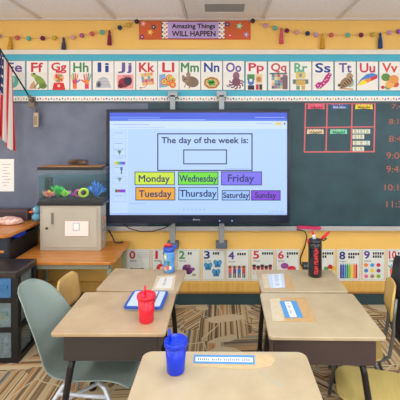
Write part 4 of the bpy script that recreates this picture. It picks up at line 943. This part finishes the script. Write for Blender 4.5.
CW = wood('chair_wood', (198, 158, 92), (212, 174, 108), (12, 2, 1), .4)
CY_ = wood('chair_yellow', (206, 184, 108), (216, 196, 122), (10, 2, 1), .4)
def school_chair(label, loc, rz, sz, m, frame, bh=(.27, .43), w=.34, dpt=.36, lean=.07):
    r = empty('school_chair', loc, rz, label, 'chair', 'wooden school chairs')
    n = 9; vs = []; fs = []; out = rrect(dpt, w, .09, 7)
    MB().slab([(x_, y_) for x_, y_ in out], sz - .012, sz, m).build('seat', r, local=True, bevel=.005)
    # backrest: rounded plate with a slight curve
    bw = w * .94; hh = bh[1] - bh[0]; o2 = rrect(bw, hh, .055, 6); k_ = len(o2)
    def bp(yy, zz, t): return (-dpt / 2 - .03 - lean * (zz - .0) / .4 + 1.1 * yy * yy - t, yy, sz + zz)
    zmid = (bh[0] + bh[1]) / 2
    cols = 12; V = []; Fc = []
    rows_ = 7
    for a in range(rows_ + 1):
        for b_ in range(cols + 1):
            zz = -hh / 2 + hh * a / rows_; u = -1 + 2 * b_ / cols
            lim = bw / 2
            e = abs(zz) - (hh / 2 - .05)
            if e > 0: lim -= .05 - math.sqrt(max(0, .05 ** 2 - e ** 2))
            V.append(bp(u * lim, zmid + zz, 0))
    for a in range(rows_):
        for b_ in range(cols): Fc.append((a*(cols+1)+b_, a*(cols+1)+b_+1, (a+1)*(cols+1)+b_+1, (a+1)*(cols+1)+b_))
    MB().add(V, Fc, m, True).build('backrest', r, local=True, solid=.012)
    for sy in (-1, 1):
        y_ = sy * (w / 2 - .05)
        q1 = bp(y_, bh[0] + .02, .012); q2 = bp(y_, bh[1] - .06, .012)
        t = MB().tube([(.10, y_, sz - .024), (-dpt / 2 + .02, y_, sz - .024), (-dpt / 2 - .03, y_, sz + .01), (q1[0], y_, sz + bh[0] - .06), q1, q2], .011, frame, 10).build('back_upright', r, local=True)
        MB().tube([(.11, y_, sz - .026), (.13, y_ + sy * .01, sz - .06), (.17, y_ + sy * .03, .012)], .011, frame, 10).build('leg', r, local=True)
        MB().tube([(-.09, y_, sz - .026), (-.11, y_ + sy * .01, sz - .06), (-.19, y_ + sy * .03, .012)], .011, frame, 10).build('leg', r, local=True)
    MB().tube([(.148, -(w / 2 - .035), .14), (.148, w / 2 - .035, .14)], .008, frame, 8).build('stretcher', r, local=True)
    return r
GM = mat('gray_tube', (120, 126, 132), .3, metal=.7)
school_chair('tan wooden school chair behind the gray shell chair', (-.865, 2.65, 0), math.radians(-6), .275, CW, mat('navy_tube', (40, 44, 60), .35, metal=.4), (.14, .36), .30, .34)
school_chair('yellow wooden school chair with the black jacket, beside the front right desk', (.895, 2.43, 0), math.radians(163), .285, wood('chair_tan', (200, 164, 90), (212, 178, 104), (10, 2, 1), .4), GM, (.22, .43), .31, .31, .04)
school_chair('yellow wooden school chair tucked under the near end of the front right desk', (.86, 2.05, 0), math.radians(166), .27, CY_, GM, (.24, .42), .32, .42)
jk = lump((1.212, 2.46, .53), (.062, .17, .30), mat('jacket_black', (44, 48, 56), .75, rgb2=(26, 28, 34), nscale=9), 11, .14)
jk = tag(jk.build('jacket', origin=(1.212, 2.46, .8)), 'black jacket hanging over the back of a yellow chair at the right edge', 'jacket')

# ------------------------------------------------------------------ light
def area(name, loc, rot, sx, sy, power, col=(1, 1, 1)):
    l = D.lights.new(name, 'AREA'); l.shape = 'RECTANGLE'; l.size = sx; l.size_y = sy; l.energy = power; l.color = col
    o = D.objects.new(name, l); COL.objects.link(o); o.location = loc; o.rotation_euler = rot
    return o
for i, x in enumerate((-2.0, 0.0, 2.0)):
    for j, y in enumerate((-1.9, 0.0, 1.75)):
        area('ceiling_lamp', (x, y, ZC - .01), (0, 0, 0), .6, 1.2, (20, 18, 15)[j], ((1, .965, .92), (.97, .985, 1), (.93, .97, 1))[i])
area('window_light_right', (XR - .02, 0.4, 1.5), (0, PI / 2, 0), 1.4, 3.0, 34, (.86, .94, 1))
area('fill_light_left', (XL + .02, 1.0, 1.55), (0, -PI / 2, 0), 1.4, 2.6, 22, (1, .95, .9))  # added warm side fill, no window on this wall
area('fill_light_back', (0, YB + .02, 1.55), (PI / 2 + .38, 0, 0), 5.0, 1.5, 86, (.88, .95, 1))  # added fill behind the camera, tilted up to brighten wall and ceiling; no window
area('aquarium_fill', (-1.31, 3.32, ZT1 - .03), (0, 0, 0), .45, .08, 1.1, (.9, .97, 1))  # added light under the lid to brighten the tank, no fixture modelled
w = D.worlds.new('room_world'); SC.world = w; w.use_nodes = True
w.node_tree.nodes['Background'].inputs[0].default_value = (.8, .85, 1, 1); w.node_tree.nodes['Background'].inputs[1].default_value = .3

# ------------------------------------------------------------------ camera
cd = D.cameras.new('camera'); cd.sensor_width = 36; cd.sensor_fit = 'HORIZONTAL'; cd.lens = F / 400 * 36
cd.shift_x = -(CX - 200) / 400; cd.shift_y = -(200 - CY) / 400; cd.clip_start = .02
co = D.objects.new('camera', cd); COL.objects.link(co); co.location = (0, 0, EYE); co.rotation_euler = (PI / 2, 0, 0)
SC.camera = co
vs_ = SC.view_settings; vs_.view_transform = 'Standard'; vs_.look = 'None'; vs_.gamma = 1; vs_.use_curve_mapping = False; vs_.exposure = 0.1
